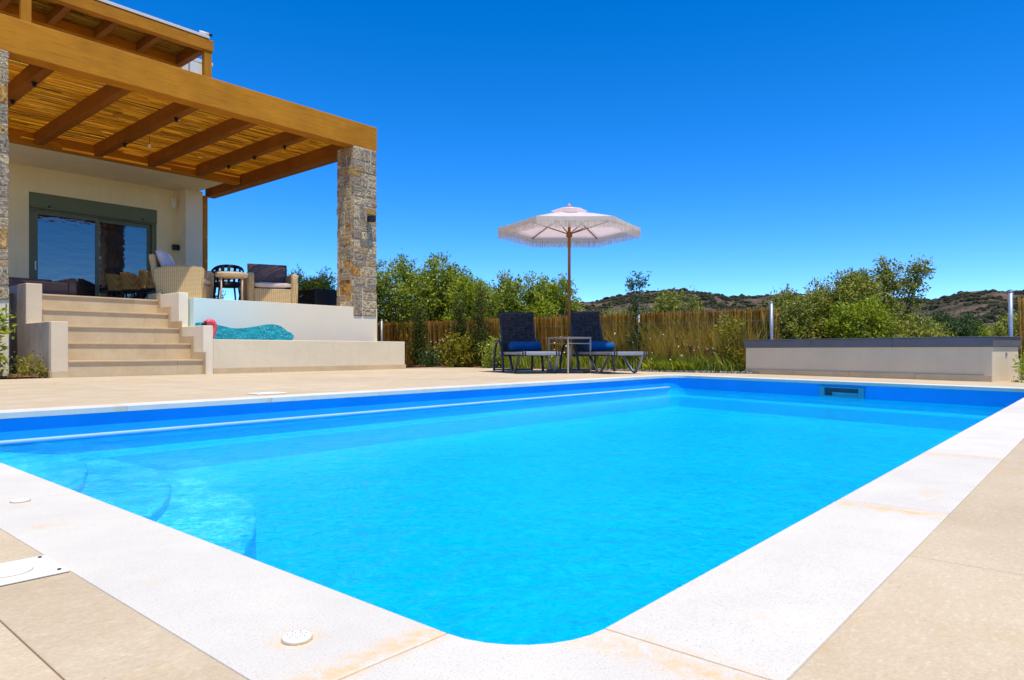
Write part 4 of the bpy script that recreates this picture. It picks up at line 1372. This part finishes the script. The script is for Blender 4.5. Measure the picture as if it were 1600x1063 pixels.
def lumpy(R, w, d, h, n, z0=.25):
    """uneven crown: lumps filling the body, smaller ones breaking the top outline"""
    out = []
    for i in range(n):
        u = (i+.5)/n*2-1 + R.uniform(-.15,.15); v = R.uniform(-1,1)
        top = h*(1-.22*u*u)*R.uniform(.84, 1.0)
        for q in range(3):
            zz = top*(.83-.30*q); s = R.uniform(.24,.38)
            out.append((u*w*.72+R.uniform(-.1,.1)*w, v*d*.6, zz, w*s, d*s*1.15, h*R.uniform(.13,.20)))
    for i in range(max(3, n//2)):
        u = R.uniform(-.9,.9); out.append((u*w*.75, R.uniform(-.5,.5)*d, h*(1-.2*u*u)*R.uniform(.86,1.0), w*.09, d*.12, h*R.uniform(.06,.11)))
    return out
HG = 'green trees in a row beyond the fence'
hedge = [
    (10.95, 13.6, 2.50, 1.15, 'leaf_oleander', 'dark green tree directly right of the stone column', 5, 15000),
    (11.4, 12.35, 2.66, 1.15, 'leaf_oleander', 'tallest tree in the row beyond the fence, right of the stone column', 5, 17000),
    (11.6, 11.35, 2.20, .95, 'leaf_bright', 'mid green tree sloping down right of the tallest tree', 5, 12000),
    (11.9, 10.85, 1.75, .90, 'leaf_olive', 'lowest tree in the row, in the dip left of the parasol', 4, 9000),
    (11.6, 9.75, 2.02, .90, 'leaf_oleander', 'dark tree above the left lounger beyond the fence', 5, 13000),
    (12.1, 9.05, 1.95, .85, 'leaf_bright', 'yellow green tree directly behind the parasol pole', 5, 13000),
]
for i, (x, y, h, w, lf, lb, nb, nl) in enumerate(hedge):
    R = random.Random(40+i)
    plant('garden_tree', lb, 'tree', x, y, -.06, lumpy(R, w, .7, h, nb), int(nl*2.0), .080, .030, lf, 100+i, .045, HG, spread=.10)
# trees that stand further right
def special(name, label, x, y, h, w, leaf, n, seed, nb=5, L=.072, W=.026, blobs=None, **kw):
    R = random.Random(seed)
    return plant(name, label, 'tree', x, y, -.06, blobs or lumpy(R, w, w*.8, h, nb), int(n*3.0), L, W, leaf, seed, .05, None, **kw)
special('olive_tree', 'rounded olive tree in front of the hill, right of the loungers', 14.9, 7.75, 1.83, .75, 'leaf_olive', 5000, 61)
special('garden_tree', 'low green tree just right of the right lounger beyond the fence', 14.6, 8.9, 1.35, .85, 'leaf_bright', 4000, 62)
special('garden_tree', 'low pale green shrubby tree beyond the fence below the rounded olive tree', 13.9, 7.4, 1.10, .9, 'leaf_olive', 3500, 63)
special('garden_tree', 'small yellow green tree left of the second fence post beyond the fence', 19.5, 7.2, 1.55, 1.2, 'leaf_olive', 3500, 64)
special('pine_tree', 'dark round topped tree far beyond the fence, above the wall end', 30.0, 10.2, 2.95, .75, 'leaf_dark', 2500, 65, L=.16, W=.05)
special('olive_tree', 'leafy olive tree beside the right end of the reed fence', 13.4, 4.62, 1.50, .62, 'leaf_olive', 5500, 66, 5)
special('olive_tree', 'broad olive tree behind the middle of the low box wall', 14.4, 4.05, 1.78, .85, 'leaf_olive', 8500, 67, 6)
special('olive_tree', 'bright green olive tree behind the low box wall, left of the bare one', 13.9, 3.35, 1.30, .70, 'leaf_bright', 6000, 68, 5)
B5 = [(-.60,.52,1.78,.26,.28,.14), (-.42,.32,1.66,.26,.26,.13), (-.15,.18,1.52,.24,.24,.13), (.0,.06,2.02,.19,.20,.15), (-.08,.12,1.80,.17,.18,.12), (.12,-.04,1.66,.16,.17,.12), (.34,-.42,1.98,.18,.20,.17), (.26,-.32,1.66,.16,.16,.12), (.30,-.30,1.40,.16,.18,.12), (-.7,.6,1.45,.26,.26,.18), (-.2,.1,1.2,.3,.3,.2), (.15,-.2,.95,.25,.25,.2)]
special('olive_tree', 'tall sparse olive tree with bare branches against the sky', 15.6, 3.35, 2.3, 1, 'leaf_olive', 3600, 69, blobs=B5, shell=.2)
special('garden_tree', 'dark green bush tree in front of the right hill', 17.5, 2.55, 1.13, .8, 'leaf_dark', 4200, 70)
special('garden_tree', 'mid green tree between the box wall end and the right hill', 20.5, 2.2, 1.05, .95, 'leaf_bright', 3500, 71)
special('garden_tree', 'pale green tree left of the grey fence post at far right', 19.5, 1.75, 1.25, .5, 'leaf_olive', 2200, 72)
special('garden_tree', 'low bushy tree filling behind the box wall centre', 15.0, 2.7, .95, 1.0, 'leaf_olive', 4500, 73)

def cypress(label, x, y, h, seed, w=.16):
    bl = [(random.Random(seed+k).uniform(-.03,.03), random.Random(seed*3+k).uniform(-.03,.03), h*(.12+.8*k/6), w*(1.1-.75*k/6), w*(1.1-.75*k/6), h*.11) for k in range(7)]
    plant('cypress', label, 'tree', x, y, 0, bl, 5200, .05, .014, 'leaf_cypress', seed, .016, 'young cypresses along the reed fence', up=1.2, shell=.2)
cypress('young cypress in front of the reed fence, nearest the stone column', 9.85, 11.1, 1.32, 81)
cypress('dark young cypress in front of the reed fence, middle of three', 9.95, 9.95, 1.45, 82, .15)
cypress('young cypress in front of the reed fence, nearest the left lounger', 10.0, 9.45, 1.62, 83, .17)
yt = [(0,0,1.30,.07,.07,.10), (-.06,.06,1.42,.09,.09,.05), (.05,-.05,1.45,.07,.07,.05), (0,0,1.05,.06,.06,.12), (0,0,.80,.07,.07,.15), (0,0,.45,.10,.10,.2)]
plant('young_tree', 'slim young tree with dark stem beside the right lounger', 'tree', 9.95, 5.88, 0, yt, 1100, .06, .022, 'leaf_dark', 84, .018, shell=.2)
plant('flowering_shrub', 'yellow green shrub at the foot of the reed fence left of loungers', 'shrub', 9.75, 9.75, 0, lumpy(random.Random(5), .42, .3, .62, 4), 2600, .06, .03, 'leaf_yellow', 85, .012)
plant('flowering_shrub', 'green shrub with white daisies beside the left lounger', 'shrub', 9.8, 8.75, 0, lumpy(random.Random(6), .35, .3, .52, 4), 2000, .05, .02, 'leaf_weed', 86, .010, None, ('white_petal', 60, .035))
plant('flowering_shrub', 'dark low shrub on red soil by the planter wall end', 'shrub', 9.75, 10.55, 0, lumpy(random.Random(7), .35, .3, .35, 3), 1600, .05, .02, 'leaf_dark', 87, .010)
plant('climbing_shrub', 'upright leafy shrub beside the left end of the box wall', 'shrub', 9.98, 4.28, 0, [(.0,.0,.15,.13,.13,.16),(.0,.02,.38,.12,.12,.16),(.0,.0,.62,.11,.11,.14),(.0,-.02,.78,.07,.07,.08)], 1300, .05, .025, 'leaf_yellow', 88, .012)
plant('leafy_shrub', 'bright leafy shrub at the left edge beside the stair wall', 'shrub', 2.13, 9.95, .02, [(-.02,.0,.78,.13,.11,.15),(-.12,.02,.62,.14,.12,.14),(.02,.0,.54,.12,.11,.13),(-.08,.0,.36,.14,.12,.14),(.0,-.02,.16,.12,.11,.10),(-.4,0,.7,.2,.15,.2),(-.35,0,.3,.2,.15,.2)], 2600, .075, .035, 'leaf_bright', 89, .014, shell=.3)
plant('bed_plant', 'small reddish plant at the foot of the left stair wall', 'plant', 2.60, 9.72, .02, [(0,0,.07,.07,.06,.07),(-.12,.02,.06,.09,.07,.06)], 420, .045, .022, 'leaf_yellow', 90, .006)
# weeds and flowers under the fence
g = np.random.default_rng(12)
def roots(n, x0, x1, y0, y1): return np.stack([x0+(x1-x0)*g.random(n), y0+(y1-y0)*g.random(n), np.zeros(n)], 1)
tag(link('weeds', blade_mesh('weeds', roots(3600, 9.75, 10.25, 4.1, 9.2), .26, .012, 5, .35), 'leaf_weed'), kind='stuff')
tag(link('dry_grass', blade_mesh('dry_grass', roots(1900, 9.95, 10.27, 3.9, 6.6), .80, .007, 6, .36), 'dry_grass'), kind='stuff')
tag(link('green_grass', blade_mesh('green_grass', roots(2200, 9.68, 9.95, 4.7, 5.55), .16, .016, 7, .5), 'leaf_bright'), kind='stuff')
dv = []
for x, y in zip(9.8+.4*g.random(170), 4.2+7.0*g.random(170)):
    z = g.uniform(.12, .62); s = g.uniform(.010, .020)
    c = np.array([x, y, z]); a = unit(g.normal(size=(1,3)))[0]; b = unit(np.cross([a], g.normal(size=(1,3))))[0]
    dv.append([c+a*s, c+b*s, c-a*s, c-b*s])
tag(link('daisies', np_mesh('daisies', dv, 4), 'white_petal'), kind='stuff')
dv = []
for k in range(26):
    c = np.array([9.95+.2*g.random(), 4.5+.5*g.random(), g.uniform(.3,.5)]); a = unit(g.normal(size=(1,3)))[0]; b = unit(np.cross([a], g.normal(size=(1,3))))[0]; s = .014
    dv.append([c+a*s, c+b*s, c-a*s, c-b*s])
tag(link('pink_flowers', np_mesh('pink_flowers', dv, 4), 'pink_petal'), kind='stuff')
gl_ = thing('garden_light', 'small black garden spike light in weeds left of the box wall', 'garden light', (10.0, 4.95, 0))
MB().tube([(0,0,0),(0,0,.36)], .008, 6).build('spike', 'black_plastic', gl_)
MB().tube([(-.05,.0,.37),(.05,0,.40)], .036, 12).build('housing', 'black_plastic', gl_)

# terrace pots
pb = thing('planter_box', 'black planter box on the terrace beside the stone column', 'planter', (7.69, 11.5, TZ+.002), rad(0))
MB().box((-.30,-.30,0), (.30,.30,.37), .01, 1).build('box', 'black_plastic', pb)
MB().box((-.27,-.27,.371), (.27,.27,.376)).build('earth', 'soil', pb)
plant('grassy_plant', 'green plant overflowing the black planter box', 'plant', 7.69, 11.5, TZ+.378, [(0,0,.02,.28,.26,.08),(.16,.10,.12,.14,.2,.16),(-.12,.15,.06,.16,.2,.08)], 2200, .10, .018, 'leaf_oleander', 95, .01, shell=.1)
plant('flower_plant', 'tall green plant with small red flowers right of the brown cushion chair', 'plant', 7.86, 12.35, TZ, [(0,0,.20,.16,.26,.24),(-.1,.15,.34,.22,.24,.24),(-.05,.0,.52,.16,.18,.16),(-.10,.1,.66,.08,.08,.12)], 2600, .09, .016, 'leaf_bright', 96, .01, None, ('red_petal', 26, .04), up=1.0, shell=.15)
plant('flower_plant', 'pink flowered plant seen between the side table legs', 'plant', 7.45, 15.2, TZ, [(0,0,.14,.24,.24,.15),(0,.1,.36,.2,.2,.18),(.05,-.35,.12,.2,.2,.13)], 1100, .08, .03, 'leaf_bright', 97, .01, None, ('pink_petal', 40, .05), shell=.2)
plant('leafy_shrub', 'green shrub showing just left of the right stone column', 'shrub', 8.55, 12.9, -.06, [(0,0,1.30,.28,.28,.35),(.1,.2,1.6,.22,.22,.22),(-.1,-.1,1.2,.25,.25,.3),(0,0,.7,.35,.35,.5)], 3200, .075, .03, 'leaf_oleander', 98, .03)

# ------------------------------------------------------------------ fence
def fence(label, y0, y1, posts, seed, x=10.32, top=.96):
    t = thing('reed_fence', label, 'fence', (x, y0, 0))
    g = np.random.default_rng(seed)
    ln = y1-y0
    n = int(ln*230)
    yy = g.random(n)*ln
    xx = g.normal(size=n)*.014
    hh = top + g.normal(size=n)*.018
    A = np.stack([xx, yy, np.full(n, -.03)], 1); Bv = np.stack([xx+g.normal(size=n)*.012, yy+g.normal(size=n)*.035, hh], 1)
    v, f = tri_stalks(A, Bv, .0055, g)
    tag(link('reed_screen', quads_mesh('reed_screen', v, f), 'reed_fence', t), kind='stuff')
    for py in posts:
        MB().tube([(-.06, py-y0, -.05), (-.06, py-y0, top+.075)], .024, 12).lathe([(.027, top+.076), (.027, top+.084), (.012, top+.094)], 12, (-.06, py-y0)).build('post', 'galv', t)
    wm = MB()
    for z in (.12, .34, .56, .78, .94): wm.tube([(-.034, 0, z), (-.034, ln, z)], .0022, 4)
    tag(wm.build('wire', 'galv', t), kind='stuff')
fence('long brown reed fence with galvanised posts behind the loungers', 3.72, 15.5, (12.85, 8.58, 6.02, 3.78), 21)
fence('short piece of reed fence at the right edge behind the box wall', -4.0, .80, (.90, -2.0), 22)

# ------------------------------------------------------------------ low box wall
bd = Vector((8.83-9.71, .93-3.945)); bl = bd.length; br = math.atan2(bd.y, bd.x)
bx = thing('box_wall', 'low plastered pump box with dark grey metal cap at the right', 'wall', (9.71, 3.945, 0), br)
# local +X runs along the front, local +Y is the depth
MB().box((0, .0, -.05), (bl, .62, .372), .006, 2).build('masonry', 'plaster_grey', bx)
n_c = 3
for i in range(n_c):
    a, b = -.02+(bl+.04)*i/n_c, -.02+(bl+.04)*(i+1)/n_c
    MB().box((a+.001, -.022, .374), (b-.001, .64, .472), .004, 1).build('cap_panel', 'cap_metal', bx)
MB().box((-.03, -.030, .4735), (bl+.03, .65, .482), .002, 1).build('cap_lip', 'cap_metal', bx)
nt_ = 4
for i in range(nt_):
    MB().box((bl*i/nt_+.0015, -.014, 0), (bl*(i+1)/nt_-.0015, -.001, .068), .001).build('skirting_tile', 'step_tile', bx)
MB().box((bl+.0, .30, .27), (bl+.008, .33, .31)).build('socket', 'grey_metal', bx)
pp = thing('drain_pipe', 'white plastic pipe elbow beside the box wall end', 'pipe', (9.40, .86, .0))
MB().tube([(-.02,.05,.25),(.10,-.02,.25),(.17,-.06,.245),(.19,-.07,.21),(.19,-.07,0)], .032, 12).build('pipe', 'pvc', pp)
MB().tube([(-.01,.0,.10),(-.01,.0,.33)], .016, 10).build('riser_pipe', 'pvc', pp)
plant('bed_plant', 'small green weed at the right of the box wall end', 'plant', 9.0, .62, 0, [(0,0,.10,.07,.07,.12),(.05,-.08,.06,.06,.06,.06)], 420, .05, .02, 'leaf_weed', 99, .005, shell=.2)

# ------------------------------------------------------------------ parasol
UX, UY = 8.36, 6.08
um = thing('parasol', 'fringed pale pink parasol on a wooden pole', 'parasol', (UX, UY, 0))
MB().box((-.27,-.27,0), (.27,.27,.055), .008, 2, Matrix.Rotation(rad(20),3,'Z'), (0,0,0)).build('base', 'dark_metal', um)
MB().lathe([(.032,.055),(.032,.40),(.028,.41)], 14).build('sleeve', 'table_beige', um)
m_pole = wood('parasol_wood', (.30, .12, .03), (.20, .07, .015), (7, 7, .6))
MB().lathe([(.022,.06),(.022,2.36),(.012,2.37)], 14).build('pole', m_pole, um)
RIM, TOPZ, RR = 2.150, 2.40, 1.06
a0 = math.atan2(.652, .758)                       # flat side turned to the pool corner
def cv(k, r, z): 
    a = a0 + rad(30) + rad(60)*k
    return Vector((r*math.cos(a), r*math.sin(a), z))
def zr(t): return TOPZ - (TOPZ-RIM)*(.80*t + .20*t*t)
for k in range(6):
    bm = bmesh.new(); rows = 8; cols = 8; V = []
    for i in range(rows+1):
        t = .14 + .86*i/rows
        A, Bq = cv(k, RR*t, zr(t)), cv(k+1, RR*t, zr(t))
        V.append([])
        for j in range(cols+1):
            u = j/cols; p = A.lerp(Bq, u); s = 4*u*(1-u)
            p.z -= .028*s*math.sin(math.pi*t); p.xy *= 1-.018*s*t
            V[i].append(bm.verts.new(p))
    for i in range(rows):
        for j in range(cols): bm.faces.new((V[i][j], V[i+1][j], V[i+1][j+1], V[i][j+1])).smooth = True
    me = bpy.data.meshes.new('canopy_panel'); bm.to_mesh(me); bm.free()
    o = link('canopy_panel', me, 'canopy', um)
    for_s = o.modifiers.new('solid', 'SOLIDIFY'); for_s.thickness = .003
    MB().tube([cv(k, .05, TOPZ-.06), cv(k, RR*.5, zr(.5)-.018), cv(k, RR*.985, zr(.985)-.014)], .009, 6).build('rib', m_pole, um)
    MB().tube([cv(k, .04, RIM-.08), cv(k, RR*.55, zr(.55)-.024)], .008, 6).build('strut', m_pole, um)
# vent cap
bm = bmesh.new(); tip = bm.verts.new((0,0,TOPZ+.07)); rim = [bm.verts.new(cv(k, .27, TOPZ+.005)) for k in range(6)]
for k in range(6): bm.faces.new((tip, rim[k], rim[(k+1)%6]))
me = bpy.data.meshes.new('vent_cap'); bm.to_mesh(me); bm.free()
link('vent_cap', me, 'canopy', um).modifiers.new('solid', 'SOLIDIFY').thickness = .003
MB().lathe([(.03,TOPZ+.066),(.035,TOPZ+.075),(.02,TOPZ+.085),(.022,TOPZ+.10),(.005,TOPZ+.115)], 12).build('finial', simple('finial_pink', (.66, .30, .30), .6, .1, 9, bstr=0), um)
MB().lathe([(.03,RIM-.14),(.045,RIM-.13),(.045,RIM-.07),(.03,RIM-.06)], 14).build('runner', m_pole, um)
MB().lathe([(.03,TOPZ-.11),(.05,TOPZ-.10),(.05,TOPZ-.05),(.03,TOPZ-.04)], 14).build('hub', m_pole, um)
g = np.random.default_rng(30)
fv = []; band = []
for k in range(6):
    A, Bq = np.array(cv(k, RR, RIM)), np.array(cv(k+1, RR, RIM))
    d = (Bq-A)/np.linalg.norm(Bq-A)
    for i in range(12):
        u0, u1 = i/12, (i+1)/12
        def pt(u):
            p = A+(Bq-A)*u; s = 4*u*(1-u); p[:2] *= 1-.018*s; p[2] += .004; return p
        p0, p1 = pt(u0), pt(u1)
        band.append([p0, p1, p1-np.array([0,0,.055]), p0-np.array([0,0,.055])])
        for j in range(14):
            u = u0+(u1-u0)*(j+.3*g.random())/14; p = pt(u) - np.array([0,0,.05])
            L = .105*(.9+.2*g.random()); w = d*.0034; sway = np.array([g.normal()*.004, g.normal()*.004, 0])
            fv.append([p-w, p+w, p+w*.7+sway-np.array([0,0,L]), p-w*.7+sway-np.array([0,0,L])])
link('fringe_band', np_mesh('fringe_band', band, 4), 'fringe_band', um)
tag(link('fringe', np_mesh('fringe', fv, 4), 'fringe', um), kind='stuff')

# ------------------------------------------------------------------ loungers, towels, table
def lounger(label, x, y, dvec):
    t = thing('sun_lounger', label, 'sun lounger', (x, y, 0), math.atan2(dvec[1], dvec[0]), 'black sun loungers at the parasol')
    W = .315
    for s in (-1, 1):
        # seat rail and arm with the rear foot as one bent bar on each side
        arch = [(-.02,s*W,.012),(.0,s*W,.20),(.06,s*W,.36),(.18,s*W,.47),(.32,s*W,.475),(.43,s*W,.38),(.50,s*W,.22),(.55,s*W,.012)]
        P = []
        for i in range(len(arch)-1):
            p0 = Vector(arch[max(0,i-1)]); p1 = Vector(arch[i]); p2 = Vector(arch[i+1]); p3 = Vector(arch[min(len(arch)-1,i+2)])
            for q in range(4):
                u = q/4
                P.append(.5*((2*p1)+(p2-p0)*u+(2*p0-5*p1+4*p2-p3)*u*u+(3*p1-p0-3*p2+p3)*u**3))
        P.append(Vector(arch[-1]))
        MB().tube(P, .019, 8).build('arm', 'dark_metal', t)
        leg = [(.78,s*(W-.03),.275),(.92,s*(W-.02),.13),(1.03,s*(W-.01),.03),(1.07,s*(W-.01),.014),(1.12,s*(W-.01),.03),(1.21,s*(W-.02),.13),(1.31,s*(W-.03),.285)]
        MB().tube(leg, .019, 8).build('leg', 'grey_metal' if s > 0 else 'dark_metal', t)  # one leg lighter: sunlight on it put into the colour
        MB().box((.22,s*(W-.035)-.018,.272), (1.40,s*(W-.035)+.018,.312), .006, 2).build('seat_rail', 'grey_metal', t)
        MB().tube([(.36,s*(W-.05),.30),(.14,s*(W-.05),.93)], .017, 8).build('back_rail', 'dark_metal', t)
    MB().tube([(-.0,-W,.03),(-.0,W,.03)], .012, 8).build('stretcher', 'dark_metal', t)
    MB().tube([(.16,-W+.05,.915),(.16,W-.05,.915)], .014, 8).build('back_bar', 'dark_metal', t)
    # front rail, its light grey standing for the sunlit edge of the sling
    MB().box((1.372,-W+.036,.262), (1.41,W-.036,.316), .012, 3).build('front_rail', 'grey_metal', t)
    # slings
    def strip(name, path, hw, th):
        bm = bmesh.new(); V = []
        for px, pz, nx, nz in path:
            V.append([bm.verts.new((px+nx*th*.5*q, yy, pz+nz*th*.5*q)) for yy, q in ((-hw,-1),(hw,-1),(hw,1),(-hw,1))])
        for i in range(len(V)-1):
            for j in range(4): bm.faces.new((V[i][j], V[i][(j+1)%4], V[i+1][(j+1)%4], V[i+1][j]))
        bm.faces.new(V[0]); bm.faces.new(V[-1][::-1])
        bmesh.ops.recalc_face_normals(bm, faces=bm.faces[:])
        me = bpy.data.meshes.new(name); bm.to_mesh(me); bm.free(); return link(name, me, 'sling', t)
    sp = [(.34+.99*i/12, .322-.014*math.sin(math.pi*i/12), 0, 1) for i in range(13)]
    strip('seat_sling', sp, W-.055, .006)
    bp_ = []
    for i in range(13):
        u = i/12; bp_.append((.385-.225*u-.02*math.sin(math.pi*u), .30+.635*u, .94, .33))
    strip('back_sling', bp_, W-.035, .006)
    m_ = MB()
    for yy in (-W+.05, -W+.085, W-.085, W-.05): m_.box((1.366, yy-.010, .256), (1.416, yy+.010, .321), .004, 1)
    m_.build('strap', 'black_plastic', t)
    MB().box((.30,-W-.012,.245), (.42,W+.012,.272), .008, 2).build('hinge_bar', 'dark_metal', t)
    return t
D1 = Vector((-.55,-.835)).normalized(); D2 = Vector((-.40,-.917)).normalized()
P1 = Vector((7.82,6.32)) - D1*1.07; P2 = Vector((8.545,5.37)) - D2*1.07
lounger('black sun lounger left of the parasol pole with a blue towel', P1.x, P1.y, D1)
lounger('black sun lounger right of the parasol pole with a blue towel', P2.x, P2.y, D2)
def towel(label, P, D, seed):
    R = random.Random(seed)
    c = P + D*.62
    t = thing('rolled_towel', label, 'towel', (c.x, c.y, .322), math.atan2(D.y, D.x), 'rolled blue towels on the loungers')
    n = 30; m_ = MB(); L = .235
    bm = m_.bm
    rings_ = []
    for i in range(17):
        u = i/16; y = -L+2*L*u
        e = min(u, 1-u)*16; rr = .073*(1-.22*math.exp(-e*1.2)) 
        ring = []
        for k in range(n):
            a = 2*math.pi*k/n
            q = rr*(1+.05*noise.noise((math.cos(a)*2, math.sin(a)*2, y*9+seed)))
            z = .071+q*math.sin(a); 
            ring.append(bm.verts.new((q*1.08*math.cos(a), y, max(.002, z))))
        rings_.append(ring)
    for i in range(16):
        for k in range(n): bm.faces.new((rings_[i][k], rings_[i][(k+1)%n], rings_[i+1][(k+1)%n], rings_[i+1][k])).smooth = True
    for rg, y, s in ((rings_[0], -L, -1), (rings_[-1], L, 1)):
        c_ = bm.verts.new((0, y - s*.012, .071))
        for k in range(n): bm.faces.new((rg[k], rg[(k+1)%n], c_))
    m_.build('roll', 'towel', t)
    sp_ = []
    for q in range(44):
        a = q*.45; r = .010+.0011*q; sp_.append((r*math.cos(a), -L-.001, .071+r*math.sin(a)))
    MB().tube(sp_, .0045, 5).build('roll_end', 'towel', t)
towel('rolled blue towel on the left lounger', P1, D1, 1)
towel('rolled blue towel on the right lounger', P2, D2, 2)

tb = thing('side_table', 'square beige metal side table between the two loungers', 'side table', (8.23, 5.98, 0), rad(-13))
h_ = .50; hw = .225
MB().box((-hw,-hw,h_), (hw,hw,h_+.028), .004, 2).build('tabletop', 'table_beige', tb)
for sx in (-1,1):
    for sy in (-1,1):
        MB().box((sx*(hw-.009)-.009, sy*(hw-.009)-.009, 0), (sx*(hw-.009)+.009, sy*(hw-.009)+.009, h_-.001), .002).build('leg', 'table_beige', tb)
for s in (-1,1):
    MB().box((-hw+.019, s*(hw-.009)-.006, h_-.075), (hw-.019, s*(hw-.009)+.006, h_-.06), .002).build('rail', 'table_beige', tb)

# ------------------------------------------------------------------ far houses below the right hill
def far_house(label, px, D, w, d, h, z, seed):
    az = math.atan2(px-800, 1083); a = YAW-az
    t = thing('village_house', label, 'house', (D*math.cos(a), D*math.sin(a), z), a)
    MB().box((-d/2,-w/2,-6), (d/2,w/2,h)).build('wall', 'far_wall', t)
    MB().box((-d/2-.2,-w/2-.2,h+.01), (d/2+.2,w/2+.2,h+.3)).build('roof', 'far_roof', t)
    for k in range(2):
        y = -w/4+k*w/2
        MB().box((-d/2-.06,y-.6,h*.35), (-d/2+.01,y+.6,h*.35+1.5)).build('window', 'dark_glass', t)
far_house('white boxy house at the foot of the right hill, left one of two', 1536, 520, 5.2, 6, 3.0, 17.6, 2)
far_house('greyish house at the foot of the right hill, nearest the fence post', 1560, 500, 8.0, 7, 2.8, 15.4, 3)
